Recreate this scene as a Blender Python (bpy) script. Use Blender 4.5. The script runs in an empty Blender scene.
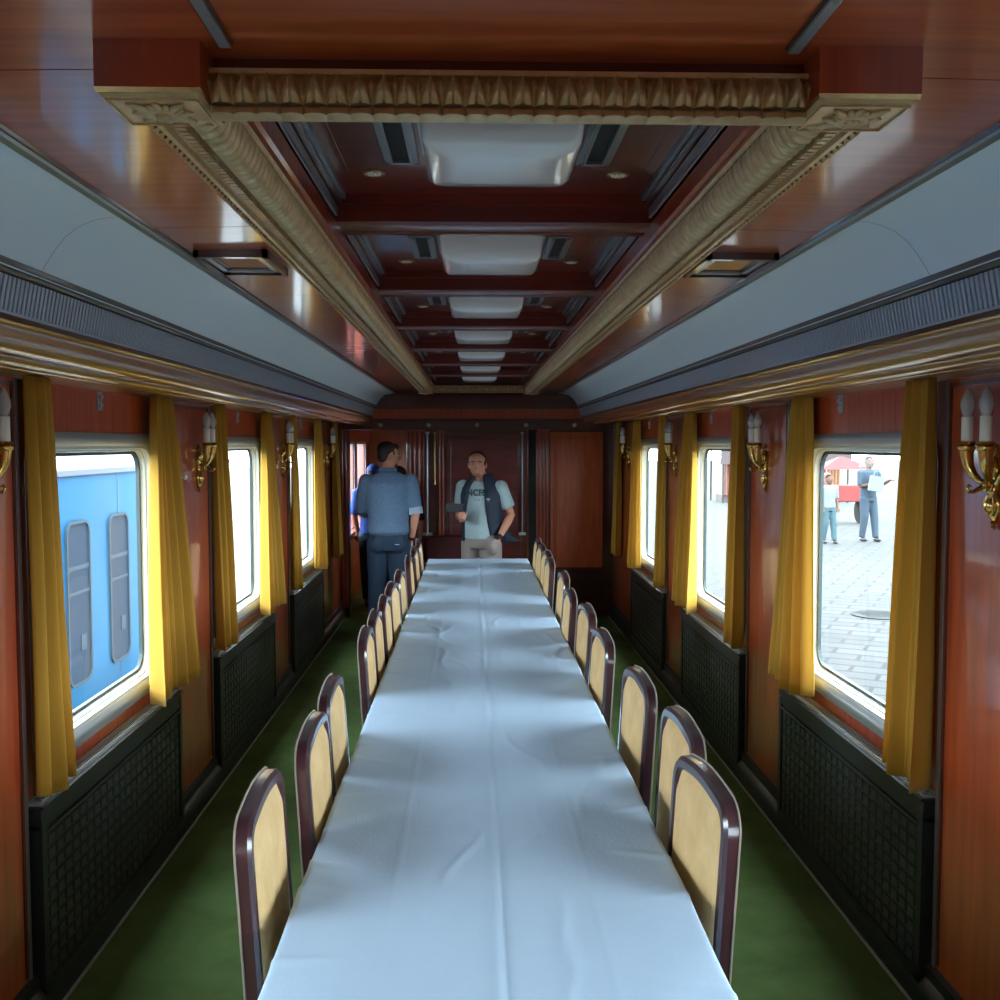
import bpy, bmesh, math, random
from mathutils import Vector, Matrix, noise
PI = math.pi
random.seed(7)
SC = bpy.context.scene
COL = SC.collection
V = Vector

# ------------------------------------------------------------------ materials
def mat(name, col, rough=.5, metal=0, coat=0, coat_r=.05, spec=.5, trans=0, emit=None, es=0,
        noise_amt=0, nscale=(8, 8, 8), col2=None, bump=0, bscale=200, sss=0):
    m = bpy.data.materials.new(name); m.use_nodes = True
    nt = m.node_tree; b = nt.nodes['Principled BSDF']
    b.inputs['Base Color'].default_value = (*col, 1)
    b.inputs['Roughness'].default_value = rough
    b.inputs['Metallic'].default_value = metal
    b.inputs['Coat Weight'].default_value = coat
    b.inputs['Coat Roughness'].default_value = coat_r
    b.inputs['Specular IOR Level'].default_value = spec
    b.inputs['Transmission Weight'].default_value = trans
    if emit:
        b.inputs['Emission Color'].default_value = (*emit, 1)
        b.inputs['Emission Strength'].default_value = es
    tc = nt.nodes.new('ShaderNodeTexCoord')
    if col2:
        mp = nt.nodes.new('ShaderNodeMapping'); mp.inputs['Scale'].default_value = nscale
        nt.links.new(tc.outputs['Object'], mp.inputs['Vector'])
        n = nt.nodes.new('ShaderNodeTexNoise'); n.inputs['Scale'].default_value = 1
        n.inputs['Detail'].default_value = 6; n.inputs['Roughness'].default_value = .62
        nt.links.new(mp.outputs[0], n.inputs['Vector'])
        r = nt.nodes.new('ShaderNodeValToRGB')
        r.color_ramp.elements[0].position = .32; r.color_ramp.elements[1].position = .68
        r.color_ramp.elements[0].color = (*col, 1); r.color_ramp.elements[1].color = (*col2, 1)
        nt.links.new(n.outputs['Fac'], r.inputs[0]); nt.links.new(r.outputs[0], b.inputs['Base Color'])
    if bump:
        n2 = nt.nodes.new('ShaderNodeTexNoise'); n2.inputs['Scale'].default_value = bscale
        n2.inputs['Detail'].default_value = 4
        nt.links.new(tc.outputs['Object'], n2.inputs['Vector'])
        bp = nt.nodes.new('ShaderNodeBump'); bp.inputs['Strength'].default_value = bump
        bp.inputs['Distance'].default_value = .01
        nt.links.new(n2.outputs['Fac'], bp.inputs['Height']); nt.links.new(bp.outputs[0], b.inputs['Normal'])
    return m

M = {}
M['wood'] = mat('mahogany_upright', (.25, .032, .010), .32, coat=.9, coat_r=.07, col2=(.45, .072, .020), nscale=(30, 30, 1.6))
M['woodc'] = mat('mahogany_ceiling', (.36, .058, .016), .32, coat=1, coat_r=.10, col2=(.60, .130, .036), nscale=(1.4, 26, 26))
M['woodp'] = mat('mahogany_planks', (.36, .045, .010), .38, coat=.3, coat_r=.15, col2=(.54, .09, .018), nscale=(40, 40, 2))
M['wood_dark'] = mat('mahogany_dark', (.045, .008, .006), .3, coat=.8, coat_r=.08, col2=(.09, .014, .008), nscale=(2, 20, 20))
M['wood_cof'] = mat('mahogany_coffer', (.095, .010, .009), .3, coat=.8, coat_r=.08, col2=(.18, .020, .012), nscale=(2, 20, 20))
M['wood_end'] = mat('mahogany_end_panel', (.48, .070, .012), .4, coat=.3, coat_r=.2, col2=(.68, .13, .020), nscale=(26, 26, 3))
M['cornice'] = mat('varnished_cornice', (.26, .10, .03), .28, coat=1, coat_r=.1, col2=(.40, .18, .055), nscale=(20, 1.2, 20), spec=.8)
M['gold'] = mat('aged_gold_carving', (.52, .37, .19), .38, metal=.5, coat=.1, col2=(.70, .53, .30), nscale=(30, 30, 30))
M['gold_strip'] = mat('gold_strip', (.5, .36, .17), .25, metal=.8)
M['brass'] = mat('polished_brass', (.62, .42, .13), .18, metal=1)
M['brassd'] = mat('dull_brass', (.42, .30, .13), .35, metal=1)
M['silver'] = mat('silver_moulding', (.34, .38, .42), .28, metal=.8)
M['alu'] = mat('aluminium_frame', (.42, .47, .52), .35, metal=.65)
M['cream_frame'] = mat('cream_window_reveal', (.62, .66, .6), .4)
M['rubber'] = mat('dark_gasket', (.03, .05, .05), .5)
M['cove'] = mat('cove_paint', (.70, .86, .98), .5, spec=.3)
M['line'] = mat('seam_line', (.22, .28, .31), .6)
M['grille'] = mat('air_grille_grey', (.44, .53, .66), .35, metal=.1, coat=.2)
M['grille_dark'] = mat('air_grille_edge', (.05, .055, .065), .35, coat=.3)
M['black'] = mat('black_radiator', (.010, .012, .014), .42)
M['black_tile'] = mat('black_radiator_tile', (.026, .026, .030), .33)
M['void'] = mat('dark_void', (.004, .004, .005), .7)
M['sill'] = mat('sill_metal', (.38, .40, .40), .4, metal=.4)
M['carpet'] = mat('green_carpet', (.060, .10, .026), .95, col2=(.10, .165, .055), nscale=(3, 3, 3), bump=.5, bscale=320, spec=.15)
M['cream'] = mat('cream_upholstery', (.62, .40, .18), .8, col2=(.72, .49, .24), nscale=(14, 14, 14), bump=.15, bscale=300, spec=.2)
M['chairwood'] = mat('chair_dark_wood', (.030, .010, .015), .28, coat=1, coat_r=.12, col2=(.055, .016, .018), nscale=(20, 20, 3))
M['piping'] = mat('pale_piping', (.26, .20, .15), .5)
M['porcelain'] = mat('candle_sleeve', (.90, .90, .80), .4)
M['bulb'] = mat('frosted_bulb', (.62, .62, .62), .2, coat=.6, trans=.35)
M['shade'] = mat('opal_glass_shade', (.84, .90, .92), .18, coat=.5)
M['white'] = mat('white_enamel', (.75, .74, .68), .35)
M['skin'] = mat('skin', (.56, .25, .16), .55, spec=.3)
M['hair'] = mat('dark_hair', (.022, .014, .011), .6)
M['navy'] = mat('navy_vest', (.012, .022, .042), .7)
M['tee'] = mat('pale_grey_tshirt', (.33, .43, .45), .85, col2=(.38, .48, .50), nscale=(40, 40, 40))
M['trouser'] = mat('grey_beige_trousers', (.30, .24, .22), .85)
M['denim'] = mat('blue_grey_shirt', (.07, .12, .20), .85, col2=(.11, .17, .27), nscale=(60, 60, 60))
M['cuff'] = mat('pale_cuff', (.28, .36, .45), .85)
M['navyt'] = mat('navy_trousers', (.010, .026, .055), .8)
M['blackp'] = mat('black_plastic', (.012, .012, .014), .35)
M['shoe'] = mat('dark_shoes', (.02, .016, .014), .4)
M['print'] = mat('dark_print', (.02, .04, .06), .7)
M['blue'] = mat('blue_cap', (.03, .10, .45), .7)
M['redleather'] = mat('dark_red_leather', (.10, .010, .014), .4, coat=.3)
M['plaza'] = mat('pale_plaza_paving', (.08, .08, .07), .9, spec=.1)
M['trainblue'] = mat('railcar_blue_paint', (.002, .068, .150), .6, spec=.1, col2=(.004, .085, .17), nscale=(1, 1, 1))
M['trainroof'] = mat('railcar_roof_grey', (.05, .07, .09), .6)
M['trainwin'] = mat('railcar_window', (.022, .034, .052), .8, spec=.1)
M['trainpale'] = mat('railcar_pale_band', (.045, .062, .075), .8, spec=.1)
M['gravel'] = mat('track_gravel', (.08, .08, .08), .9)
M['pink'] = mat('pink_fabric', (.16, .07, .06), .9)
M['orange'] = mat('orange_fabric', (.2, .10, .05), .9)
M['redfab'] = mat('red_fabric', (.14, .02, .02), .9)
M['slate'] = mat('slate_blue_cloth', (.022, .035, .05), .9)
M['teal'] = mat('teal_cloth', (.025, .055, .065), .9)
M['awning'] = mat('brown_awning', (.05, .035, .035), .8)
M['iron'] = mat('grey_iron', (.03, .03, .029), .9, spec=.1)

# curtain: diffuse + translucent velvet
def curtain_mat():
    m = bpy.data.materials.new('ochre_velvet'); m.use_nodes = True; nt = m.node_tree
    b = nt.nodes['Principled BSDF']; out = nt.nodes['Material Output']
    b.inputs['Base Color'].default_value = (.50, .27, .035, 1); b.inputs['Roughness'].default_value = .85
    b.inputs['Specular IOR Level'].default_value = .2
    b.inputs['Sheen Weight'].default_value = .35; b.inputs['Sheen Tint'].default_value = (1, .85, .4, 1)
    t = nt.nodes.new('ShaderNodeBsdfTranslucent'); t.inputs['Color'].default_value = (.85, .50, .05, 1)
    mx = nt.nodes.new('ShaderNodeMixShader'); mx.inputs[0].default_value = .2
    nt.links.new(b.outputs[0], mx.inputs[1]); nt.links.new(t.outputs[0], mx.inputs[2])
    nt.links.new(mx.outputs[0], out.inputs[0]); return m
M['curtain'] = curtain_mat()
def glass_mat():
    m = bpy.data.materials.new('window_glass'); m.use_nodes = True; nt = m.node_tree
    out = nt.nodes['Material Output']; nt.nodes.remove(nt.nodes['Principled BSDF'])
    t = nt.nodes.new('ShaderNodeBsdfTransparent'); t.inputs[0].default_value = (.93, .97, .97, 1)
    g = nt.nodes.new('ShaderNodeBsdfGlossy'); g.inputs['Roughness'].default_value = .02
    lw = nt.nodes.new('ShaderNodeLayerWeight'); lw.inputs[0].default_value = .5
    pw = nt.nodes.new('ShaderNodeMath'); pw.operation = 'POWER'; pw.inputs[1].default_value = 5
    ma = nt.nodes.new('ShaderNodeMath'); ma.operation = 'MULTIPLY_ADD'; ma.inputs[1].default_value = .12; ma.inputs[2].default_value = .015
    nt.links.new(lw.outputs['Facing'], pw.inputs[0]); nt.links.new(pw.outputs[0], ma.inputs[0])
    mx = nt.nodes.new('ShaderNodeMixShader')
    nt.links.new(ma.outputs[0], mx.inputs[0]); nt.links.new(t.outputs[0], mx.inputs[1])
    nt.links.new(g.outputs[0], mx.inputs[2]); nt.links.new(mx.outputs[0], out.inputs[0]); return m
M['glass'] = glass_mat()
def cloth_mat():
    m = mat('white_tablecloth', (.41, .53, .67), .8, col2=(.45, .57, .70), nscale=(2, 2, 2), bump=.12, bscale=120, spec=.2)
    return m
M['skin_dimmed'] = mat('dimmed_skin', (.09, .05, .035), .7, spec=.1)  # outdoor skin darkened in its base colour so daylight doesn't clip it
M['hair_black'] = mat('black_hair', (.008, .006, .005), .9, spec=.05)  # outdoor hair, likewise darkened against the bright daylight
M['eye'] = mat('eye_white', (.42, .36, .32), .4)
M['corr'] = mat('tan_corridor_wood', (.26, .11, .045), .45, coat=.2, col2=(.34, .15, .07), nscale=(20, 20, 2))
M['bagcloth'] = mat('pale_blue_bag', (.11, .12, .13), .8)
M['cloth'] = cloth_mat()
def plaza_mat():
    m = M['plaza']; nt = m.node_tree; b = nt.nodes['Principled BSDF']
    tc = nt.nodes.new('ShaderNodeTexCoord'); mp = nt.nodes.new('ShaderNodeMapping')
    mp.inputs['Rotation'].default_value = (0, 0, .5); mp.inputs['Scale'].default_value = (1, 1, 1)
    br = nt.nodes.new('ShaderNodeTexBrick'); br.inputs['Scale'].default_value = 1
    br.inputs['Color1'].default_value = (.046, .045, .044, 1); br.inputs['Color2'].default_value = (.058, .057, .055, 1)
    br.inputs['Mortar'].default_value = (.030, .029, .029, 1); br.inputs['Mortar Size'].default_value = .02
    nt.links.new(tc.outputs['Object'], mp.inputs[0]); nt.links.new(mp.outputs[0], br.inputs[0])
    nt.links.new(br.outputs[0], b.inputs['Base Color'])
plaza_mat()

# ------------------------------------------------------------------ mesh builder
class MB:
    def __init__(s): s.v = []; s.f = []; s.m = []
    def add(s, vs, fs, mi=0):
        o = len(s.v); s.v += [tuple(p) for p in vs]
        for f in fs: s.f.append(tuple(i + o for i in f)); s.m.append(mi)
    def box(s, x0, x1, y0, y1, z0, z1, mi=0):
        x0, x1 = min(x0, x1), max(x0, x1); y0, y1 = min(y0, y1), max(y0, y1)
        vs = [(x, y, z) for x in (x0, x1) for y in (y0, y1) for z in (z0, z1)]
        s.add(vs, [(0, 1, 3, 2), (4, 6, 7, 5), (0, 4, 5, 1), (2, 3, 7, 6), (0, 2, 6, 4), (1, 5, 7, 3)], mi)
    def loft(s, rings, mi=0, cap=True, closed=True):
        n = len(rings[0]); vs = [p for r in rings for p in r]; fs = []
        for i in range(len(rings) - 1):
            for j in range(n if closed else n - 1):
                k = (j + 1) % n
                fs.append((i * n + j, i * n + k, (i + 1) * n + k, (i + 1) * n + j))
        if cap and closed:
            fs.append(tuple(range(n - 1, -1, -1))); fs.append(tuple((len(rings) - 1) * n + j for j in range(n)))
        s.add(vs, fs, mi)
    def prism_y(s, prof, y0, y1, mi=0, cap=True):      # prof: list of (x,z)
        s.loft([[(x, y0, z) for x, z in prof], [(x, y1, z) for x, z in prof]], mi, cap)
    def prism_x(s, prof, x0, x1, mi=0):                 # prof (y,z)
        s.loft([[(x0, y, z) for y, z in prof], [(x1, y, z) for y, z in prof]], mi)
    def tube(s, pts, rad, n=8, mi=0, cap=True, squash=None):
        pts = [V(p) for p in pts]
        if not isinstance(rad, (list, tuple)): rad = [rad] * len(pts)
        rings = []; up = None
        for i, p in enumerate(pts):
            d = (pts[min(i + 1, len(pts) - 1)] - pts[max(i - 1, 0)]).normalized()
            if up is None:
                up = V((0, 0, 1)) if abs(d.z) < .9 else V((0, 1, 0))
            a = d.cross(up).normalized(); b = a.cross(d).normalized(); up = b
            sq = squash or (1, 1)
            rings.append([p + a * math.cos(t) * rad[i] * sq[0] + b * math.sin(t) * rad[i] * sq[1]
                          for t in [2 * PI * k / n for k in range(n)]])
        s.loft(rings, mi, cap)
    def lathe(s, prof, c, axis='z', n=16, mi=0):        # prof: (r, h)
        c = V(c); rings = []
        for r, h in prof:
            r = max(r, .0003)
            ring = []
            for k in range(n):
                t = 2 * PI * k / n; a, b = r * math.cos(t), r * math.sin(t)
                ring.append(c + (V((a, b, h)) if axis == 'z' else V((h, a, b)) if axis == 'x' else V((a, h, b))))
            rings.append(ring)
        s.loft(rings, mi)
    def ell(s, c, r, n=16, m=10, mi=0, rot=None):
        c = V(c); rings = []
        for i in range(m + 1):
            ph = -PI / 2 + PI * i / m; cr = max(math.cos(ph), .02)
            ring = [V((r[0] * cr * math.cos(2 * PI * k / n), r[1] * cr * math.sin(2 * PI * k / n), r[2] * math.sin(ph))) for k in range(n)]
            if rot: ring = [rot @ p for p in ring]
            rings.append([c + p for p in ring])
        s.loft(rings, mi)
    def rings(s, data, n=18, mi=0):                     # data: (cx,cy,cz,rx,ry)
        s.loft([[(cx + rx * math.cos(2 * PI * k / n), cy + ry * math.sin(2 * PI * k / n), cz) for k in range(n)]
                for cx, cy, cz, rx, ry in data], mi)
    def build(s, name, mats, parent=None, smooth=False, bevel=0, angle=40, fix=True):
        me = bpy.data.meshes.new(name); me.from_pydata(s.v, [], s.f)
        if not isinstance(mats, (list, tuple)): mats = [mats]
        for m in mats: me.materials.append(M[m] if isinstance(m, str) else m)
        for p, mi in zip(me.polygons, s.m): p.material_index = mi
        if fix:
            bm = bmesh.new(); bm.from_mesh(me); bmesh.ops.recalc_face_normals(bm, faces=bm.faces); bm.to_mesh(me); bm.free()
        if smooth:
            me.shade_smooth()
            if angle < 180: me.set_sharp_from_angle(angle=math.radians(angle))
        o = bpy.data.objects.new(name, me); COL.objects.link(o)
        if parent: o.parent = parent
        if bevel:
            b = o.modifiers.new('bevel', 'BEVEL'); b.width = bevel; b.segments = 2; b.limit_method = 'ANGLE'
        return o

def tag(o, label, cat, group=None):
    o['label'] = label; o['category'] = cat
    if group: o['group'] = group
    return o
def empty(name, loc, label=None, cat=None, group=None, rz=0):
    o = bpy.data.objects.new(name, None); o.empty_display_size = .1; COL.objects.link(o)
    o.location = loc; o.rotation_euler = (0, 0, rz)
    if label: tag(o, label, cat, group)
    return o
def struct(o): o['kind'] = 'structure'; return o
def copy_tree(o, parent=None):
    c = o.copy(); COL.objects.link(c)
    if parent: c.parent = parent
    for ch in o.children: copy_tree(ch, c)
    return c

# ------------------------------------------------------------------ layout constants
HW = 1.375             # half width at the panels
Y0, Y1 = -1.9, 10.1    # car interior
P = 2.13
def bay(k): return 2.96 + P * k, 4.46 + P * k
BAYS = [-2, -1, 0, 1, 2]
CX = -0.042            # camera x

# ------------------------------------------------------------------ floor
b = MB(); b.box(-1.52, 1.52, Y0 - .1, 13.4, -.06, 0); struct(b.build('floor', 'carpet'))

# ------------------------------------------------------------------ side walls
def side_wall(s, name):
    b = MB()
    X = s * HW; XO = s * 1.462
    edges = [Y0]
    for k in BAYS:
        a, c = bay(k); edges += [a, c]
    edges.append(Y1)
    for i in range(0, len(edges), 2):
        y0, y1 = edges[i], edges[i + 1]
        b.box(X, XO, y0, y1, 0, 2.05, 0)
        # raised stile frame round the field panel
        if y1 - y0 > .3:
            for (u0, u1, v0, v1) in ((y0 + .02, y0 + .032, .16, 1.93), (y1 - .032, y1 - .02, .16, 1.93), (y0 + .02, y1 - .02, 1.918, 1.93)):
                b.box(X, X - s * .005, u0, u1, v0, v1, 3)
    for k in BAYS:
        y0, y1 = bay(k)
        zc = (y0 + y1) / 2
        # lower wall behind radiator, wood strip under the window
        b.box(s * 1.405, XO, y0, y1, 0, .77, 0)
        # header of narrow upright planks, with V gaps
        n = 14; w = (y1 - y0) / n
        for i in range(n):
            b.box(s * 1.400, XO, y0 + i * w + .0012, y0 + (i + 1) * w - .0012, 1.76, 1.955, 1)
        b.box(s * 1.404, XO, y0, y1, 1.76, 1.955, 2)
        b.box(s * 1.395, XO, y0, y1, 1.935, 2.05, 1)
        # jambs beside the window
        b.box(s * 1.405, XO, y0, zc - .57, .77, 1.76, 0); b.box(s * 1.405, XO, zc + .57, y1, .77, 1.76, 0)
        # metal edge strips of the bay
        for yy in (y0, y1):
            b.box(X - s * .004, X + s * .012, yy - .008, yy + .008, .1, 1.95, 4)
    o = b.build(name, ['wood', 'woodp', 'wood_dark', 'wood_dark', 'silver'])
    return struct(o)
side_wall(-1, 'wall_left'); side_wall(1, 'wall_right')

def rrect(y0, y1, z0, z1, r, seg=6):
    pts = []
    for cy, cz, a0 in ((y1 - r, z1 - r, 0), (y0 + r, z1 - r, 90), (y0 + r, z0 + r, 180), (y1 - r, z0 + r, 270)):
        for i in range(seg + 1):
            a = math.radians(a0 + 90 * i / seg); pts.append((cy + r * math.cos(a), cz + r * math.sin(a)))
    return pts
wn = 0
for s in (-1, 1):
    for k in BAYS:
        wn += 1
        y0, y1 = bay(k); c = (y0 + y1) / 2
        b = MB()
        prof = [  # (offset ring, x)
            ((.63, .722, 1.79, .10), 1.404), ((.63, .722, 1.79, .10), 1.388), ((.60, .745, 1.772, .10), 1.380),
            ((.57, .77, 1.752, .10), 1.385), ((.56, .78, 1.742, .10), 1.40)]
        rs = [[(s * x, yy, zz) for yy, zz in rrect(c - h, c + h, z0, z1, r)] for (h, z0, z1, r), x in prof]
        b.loft(rs, 0, cap=False)
        root = struct(b.build('window_%d' % wn, 'alu', smooth=True, angle=50))
        b = MB()
        prof = [((.56, .78, 1.742, .10), 1.40), ((.545, .785, 1.732, .09), 1.40), ((.54, .79, 1.728, .09), 1.42), ((.535, .795, 1.724, .085), 1.42), ((.53, .80, 1.72, .08), 1.442)]
        rs = [[(s * x, yy, zz) for yy, zz in rrect(c - h, c + h, z0, z1, r)] for (h, z0, z1, r), x in prof]
        b.loft(rs, 0, cap=False); b.build('window_reveal', 'cream_frame', root, smooth=True, angle=40)
        b = MB()
        prof = [((.53, .80, 1.72, .08), 1.440), ((.517, .813, 1.708, .07), 1.440), ((.517, .813, 1.708, .07), 1.455)]
        rs = [[(s * x, yy, zz) for yy, zz in rrect(c - h, c + h, z0, z1, r)] for (h, z0, z1, r), x in prof]
        b.loft(rs, 0, cap=False); b.build('window_gasket', 'rubber', root)
        b = MB(); b.add([(s * 1.448, yy, zz) for yy, zz in rrect(c - .52, c + .52, .81, 1.71, .07)], [tuple(range(28))])
        b.build('window_glass', 'glass', root)
        # outer sheet corner fill so that no light leaks round the rounded corners
        b = MB()
        R1 = rrect(c - .53, c + .53, .80, 1.72, .08); R2 = rrect(c - .60, c + .60, .72, 1.78, .002)
        b.loft([[(s * 1.458, yy, zz) for yy, zz in R1], [(s * 1.458, yy, zz) for yy, zz in R2]], 0, cap=False)
        b.build('window_surround', 'cream_frame', root)

# ------------------------------------------------------------------ ceiling, coves, grilles, cornices
seams = [-.83, .26, 1.435, 2.44, 3.53, 4.62, 5.71, 6.80, 7.89, 8.98]
b = MB()
ys = [Y0] + seams + [Y1]
FY0, FY1 = 1.30, 9.02
for i in range(len(ys) - 1):
    a, c = ys[i] + .002, ys[i + 1] - .002
    for s in (-1, 1):
        b.loft([[(s * x, a, z) for x, z in ((.43, 2.27), (.60, 2.269), (.72, 2.267), (.825, 2.265), (.825, 2.30), (.43, 2.30))],
                [(s * x, c, z) for x, z in ((.43, 2.27), (.60, 2.269), (.72, 2.267), (.825, 2.265), (.825, 2.30), (.43, 2.30))]])
b.box(-.43, .43, Y0, 1.40, 2.27, 2.30); b.box(-.43, .43, 9.02, Y1, 2.27, 2.30)
b.box(-.8, -.43, Y0, Y1, 2.302, 2.31, 1); b.box(.43, .8, Y0, Y1, 2.302, 2.31, 1)
b.box(-.47, .47, FY0, FY1, 2.37, 2.40, 1)
ceil = struct(b.build('ceiling', ['woodc', 'void'], smooth=True, angle=30))
# silver strips running along the ceiling ahead of the carved frame
tn = 0
for x in (-.362, .38):
    tn += 1
    b = MB(); b.box(x - .007, x + .007, Y0, 1.335, 2.262, 2.271); b.box(x - .011, x + .011, Y0, 1.335, 2.266, 2.271, 1)
    for yy in (-1.5, -.6, .3, 1.18): b.lathe([(.004, 0), (.003, -.003), (.0005, -.004)], (x, yy, 2.262), n=8)
    struct(b.build('trim_%d' % tn, ['alu', 'wood_dark']))
def arc(cx, cz, r, a0, a1, n=8):
    return [(cx + r * math.cos(math.radians(a0 + (a1 - a0) * i / n)), cz + r * math.sin(math.radians(a0 + (a1 - a0) * i / n))) for i in range(n + 1)]
cove_p = [(.822, 2.256), (.85, 2.255), (.885, 2.248), (.92, 2.233), (.948, 2.211), (.972, 2.182), (.993, 2.150), (1.010, 2.120)]
for s in (-1, 1):
    nm = 'left' if s < 0 else 'right'
    # cove
    tn += 1; b = MB()
    prof = cove_p + [(1.06, 2.12), (1.06, 2.29), (.822, 2.29)]
    b.prism_y([(s * x, z) for x, z in prof], Y0, Y1)
    for yy in (2.28, 4.9, 7.5, .2, 9.65):
        b.loft([[(s * x, yy - .0012, z - .0012) for x, z in cove_p], [(s * x, yy + .0012, z - .0012) for x, z in cove_p]], 1, cap=False, closed=False)
    struct(b.build('trim_%d' % tn, ['cove', 'line'], smooth=True, angle=30))
    # thin metal edge where wood ceiling meets cove
    tn += 1; b = MB()
    b.prism_y([(s * .811, 2.266), (s * .816, 2.256), (s * .826, 2.251), (s * .834, 2.256), (s * .834, 2.270)], Y0, Y1, 0)
    b.prism_y([(s * .800, 2.268), (s * .804, 2.260), (s * .811, 2.260), (s * .811, 2.270)], Y0, Y1, 1)
    struct(b.build('trim_%d' % tn, ['silver', 'wood_dark']))
    # lip + air grille
    tn += 1; b = MB()
    b.prism_y([(s * x, z) for x, z in ((1.004, 2.138), (1.0, 2.132), (1.003, 2.124), (1.010, 2.122), (1.011, 2.115), (1.016, 2.110), (1.026, 2.110), (1.05, 2.12), (1.05, 2.14))], Y0, Y1, 1)
    b.prism_y([(s * x, z) for x, z in ((1.030, 2.115), (1.044, 2.026), (1.09, 2.026), (1.09, 2.115))], Y0, Y1, 2)
    yy = Y0 + .01
    while yy < Y1 - .02:
        b.loft([[(s * x, y, z) for x, y, z in ((1.023, yy, 2.107), (1.023, yy + .0125, 2.107), (1.04, yy + .0125, 2.107), (1.04, yy, 2.107))],
                [(s * x, y, z) for x, y, z in ((1.037, yy, 2.033), (1.037, yy + .0125, 2.033), (1.052, yy + .0125, 2.033), (1.052, yy, 2.033))]], 0)
        yy += .0205
    b.box(s * 1.034, s * 1.10, Y0, Y1, 2.028, 2.034, 0); b.box(s * 1.038, s * 1.10, Y0, Y1, 2.016, 2.028, 3)
    struct(b.build('trim_%d' % tn, ['grille', 'grille_dark', 'void', 'wood_dark']))
    # varnished cornice with two rolls
    tn += 1; b = MB()
    prof = [(1.048, 2.018), (1.058, 2.014), (1.064, 2.008)] + arc(1.122, 2.012, .056, 190, 322, 12) + [(1.170, 1.983)] \
        + arc(1.215, 1.988, .044, 195, 320, 10) + [(1.252, 1.966), (1.264, 1.966)] + arc(1.288, 1.970, .022, 200, 330, 8) \
        + [(1.312, 1.956), (1.345, 1.953), (1.362, 1.942), (1.42, 1.942), (1.42, 2.06), (1.048, 2.06)]
    b.prism_y([(s * x, z) for x, z in prof], Y0, Y1)
    struct(b.build('trim_%d' % tn, 'cornice', smooth=True, angle=35))
    # closing panel above the wall (roof side)
    tn += 1; b = MB(); b.box(s * 1.075, s * 1.52, Y0, Y1, 2.05, 2.14); b.box(s * 1.075, s * 1.09, Y0, Y1, 2.06, 2.3)
    struct(b.build('trim_%d' % tn, 'void'))
    # skirting
    b = MB()
    b.prism_y([(s * x, z) for x, z in ((HW, 0), (1.335, 0), (1.335, .06), (1.345, .085), (1.36, .10), (1.36, .135), (HW, .145))], Y0, Y1)
    b.box(s * 1.335, s * 1.326, Y0, Y1, 0, .006, 1)
    struct(b.build('baseboard_' + nm, ['black', 'sill'], smooth=True, angle=30))
# outer roof over the car
b = MB(); b.box(-1.56, 1.56, Y0 - .1, 13.4, 2.42, 2.46)
for s in (-1, 1): b.box(s * 1.463, s * 1.56, Y0 - .1, 10.4, 1.8, 2.46)
for s in (-1, 1): b.box(s * 1.463, s * 1.50, Y0 - .1, 13.4, -.3, .62)
struct(b.build('trim_20', 'trainblue'))

# ------------------------------------------------------------------ carved frame on the ceiling
frame = empty('carved_ceiling_frame', (.010, 0, 2.27), 'long carved gold rectangular frame fixed to the wooden ceiling above the table', 'ceiling frame')
def FB(b, *a, **k):
    o = b.build(*a, **k); o.parent = frame; o.matrix_parent_inverse = Matrix.Translation((0, 0, -2.27)); return o
def leaf(u, v):     # u -1..1 across, v 0..1 base -> tip
    w = max(.03, (1.0 - v ** 1.3) * .90 + .02)
    a = abs(u) / w
    if a < 1: return (1 - a * a) ** .4 * (.62 - .25 * abs(v - .35)) + .38 * max(0, 1 - abs(u) * 6) * (1 - v * .5)
    d = abs(1 - abs(u)) / .34 + abs(v - .62) / .38          # small lozenge between two leaf tips
    return .42 * max(0, 1 - d) ** .5 if d < 1 else 0
def band(b, sec, nrm, p0, axis, length, per, amp, fn=leaf, nu=10, mi=0):
    """sec: list of (lateral,z); nrm same; swept along axis ('x'/'y')"""
    N = max(1, round(length / per)); per = length / N
    rings = []
    for i in range(N * nu + 1):
        t = i * per / nu; u = ((i % nu) / nu) * 2 - 1
        ring = []
        for j, ((a, z), (na, nz)) in enumerate(zip(sec, nrm)):
            h = amp * fn(u, j / (len(sec) - 1))
            a2, z2 = a + na * h, z + nz * h
            ring.append((a2, p0 + t, z2) if axis == 'y' else (p0 + t, a2, z2))
        rings.append(ring)
    b.loft(rings, mi, cap=False, closed=False)
def sampled(pts, n):
    pts = [V((p[0], p[1])) for p in pts]; L = [0]
    for i in range(1, len(pts)): L.append(L[-1] + (pts[i] - pts[i - 1]).length)
    out = []
    for k in range(n + 1):
        t = L[-1] * k / n
        for i in range(1, len(pts)):
            if t <= L[i] + 1e-9:
                f = (t - L[i - 1]) / (L[i] - L[i - 1]); out.append(tuple(pts[i - 1].lerp(pts[i], f))); break
    return out
def normals(sec, flip):
    out = []
    for i in range(len(sec)):
        a = V(sec[max(0, i - 1)]); c = V(sec[min(len(sec) - 1, i + 1)]); d = (c - a).normalized()
        n = V((d.y, -d.x)) * flip; out.append((n.x, n.y))
    return out
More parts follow.
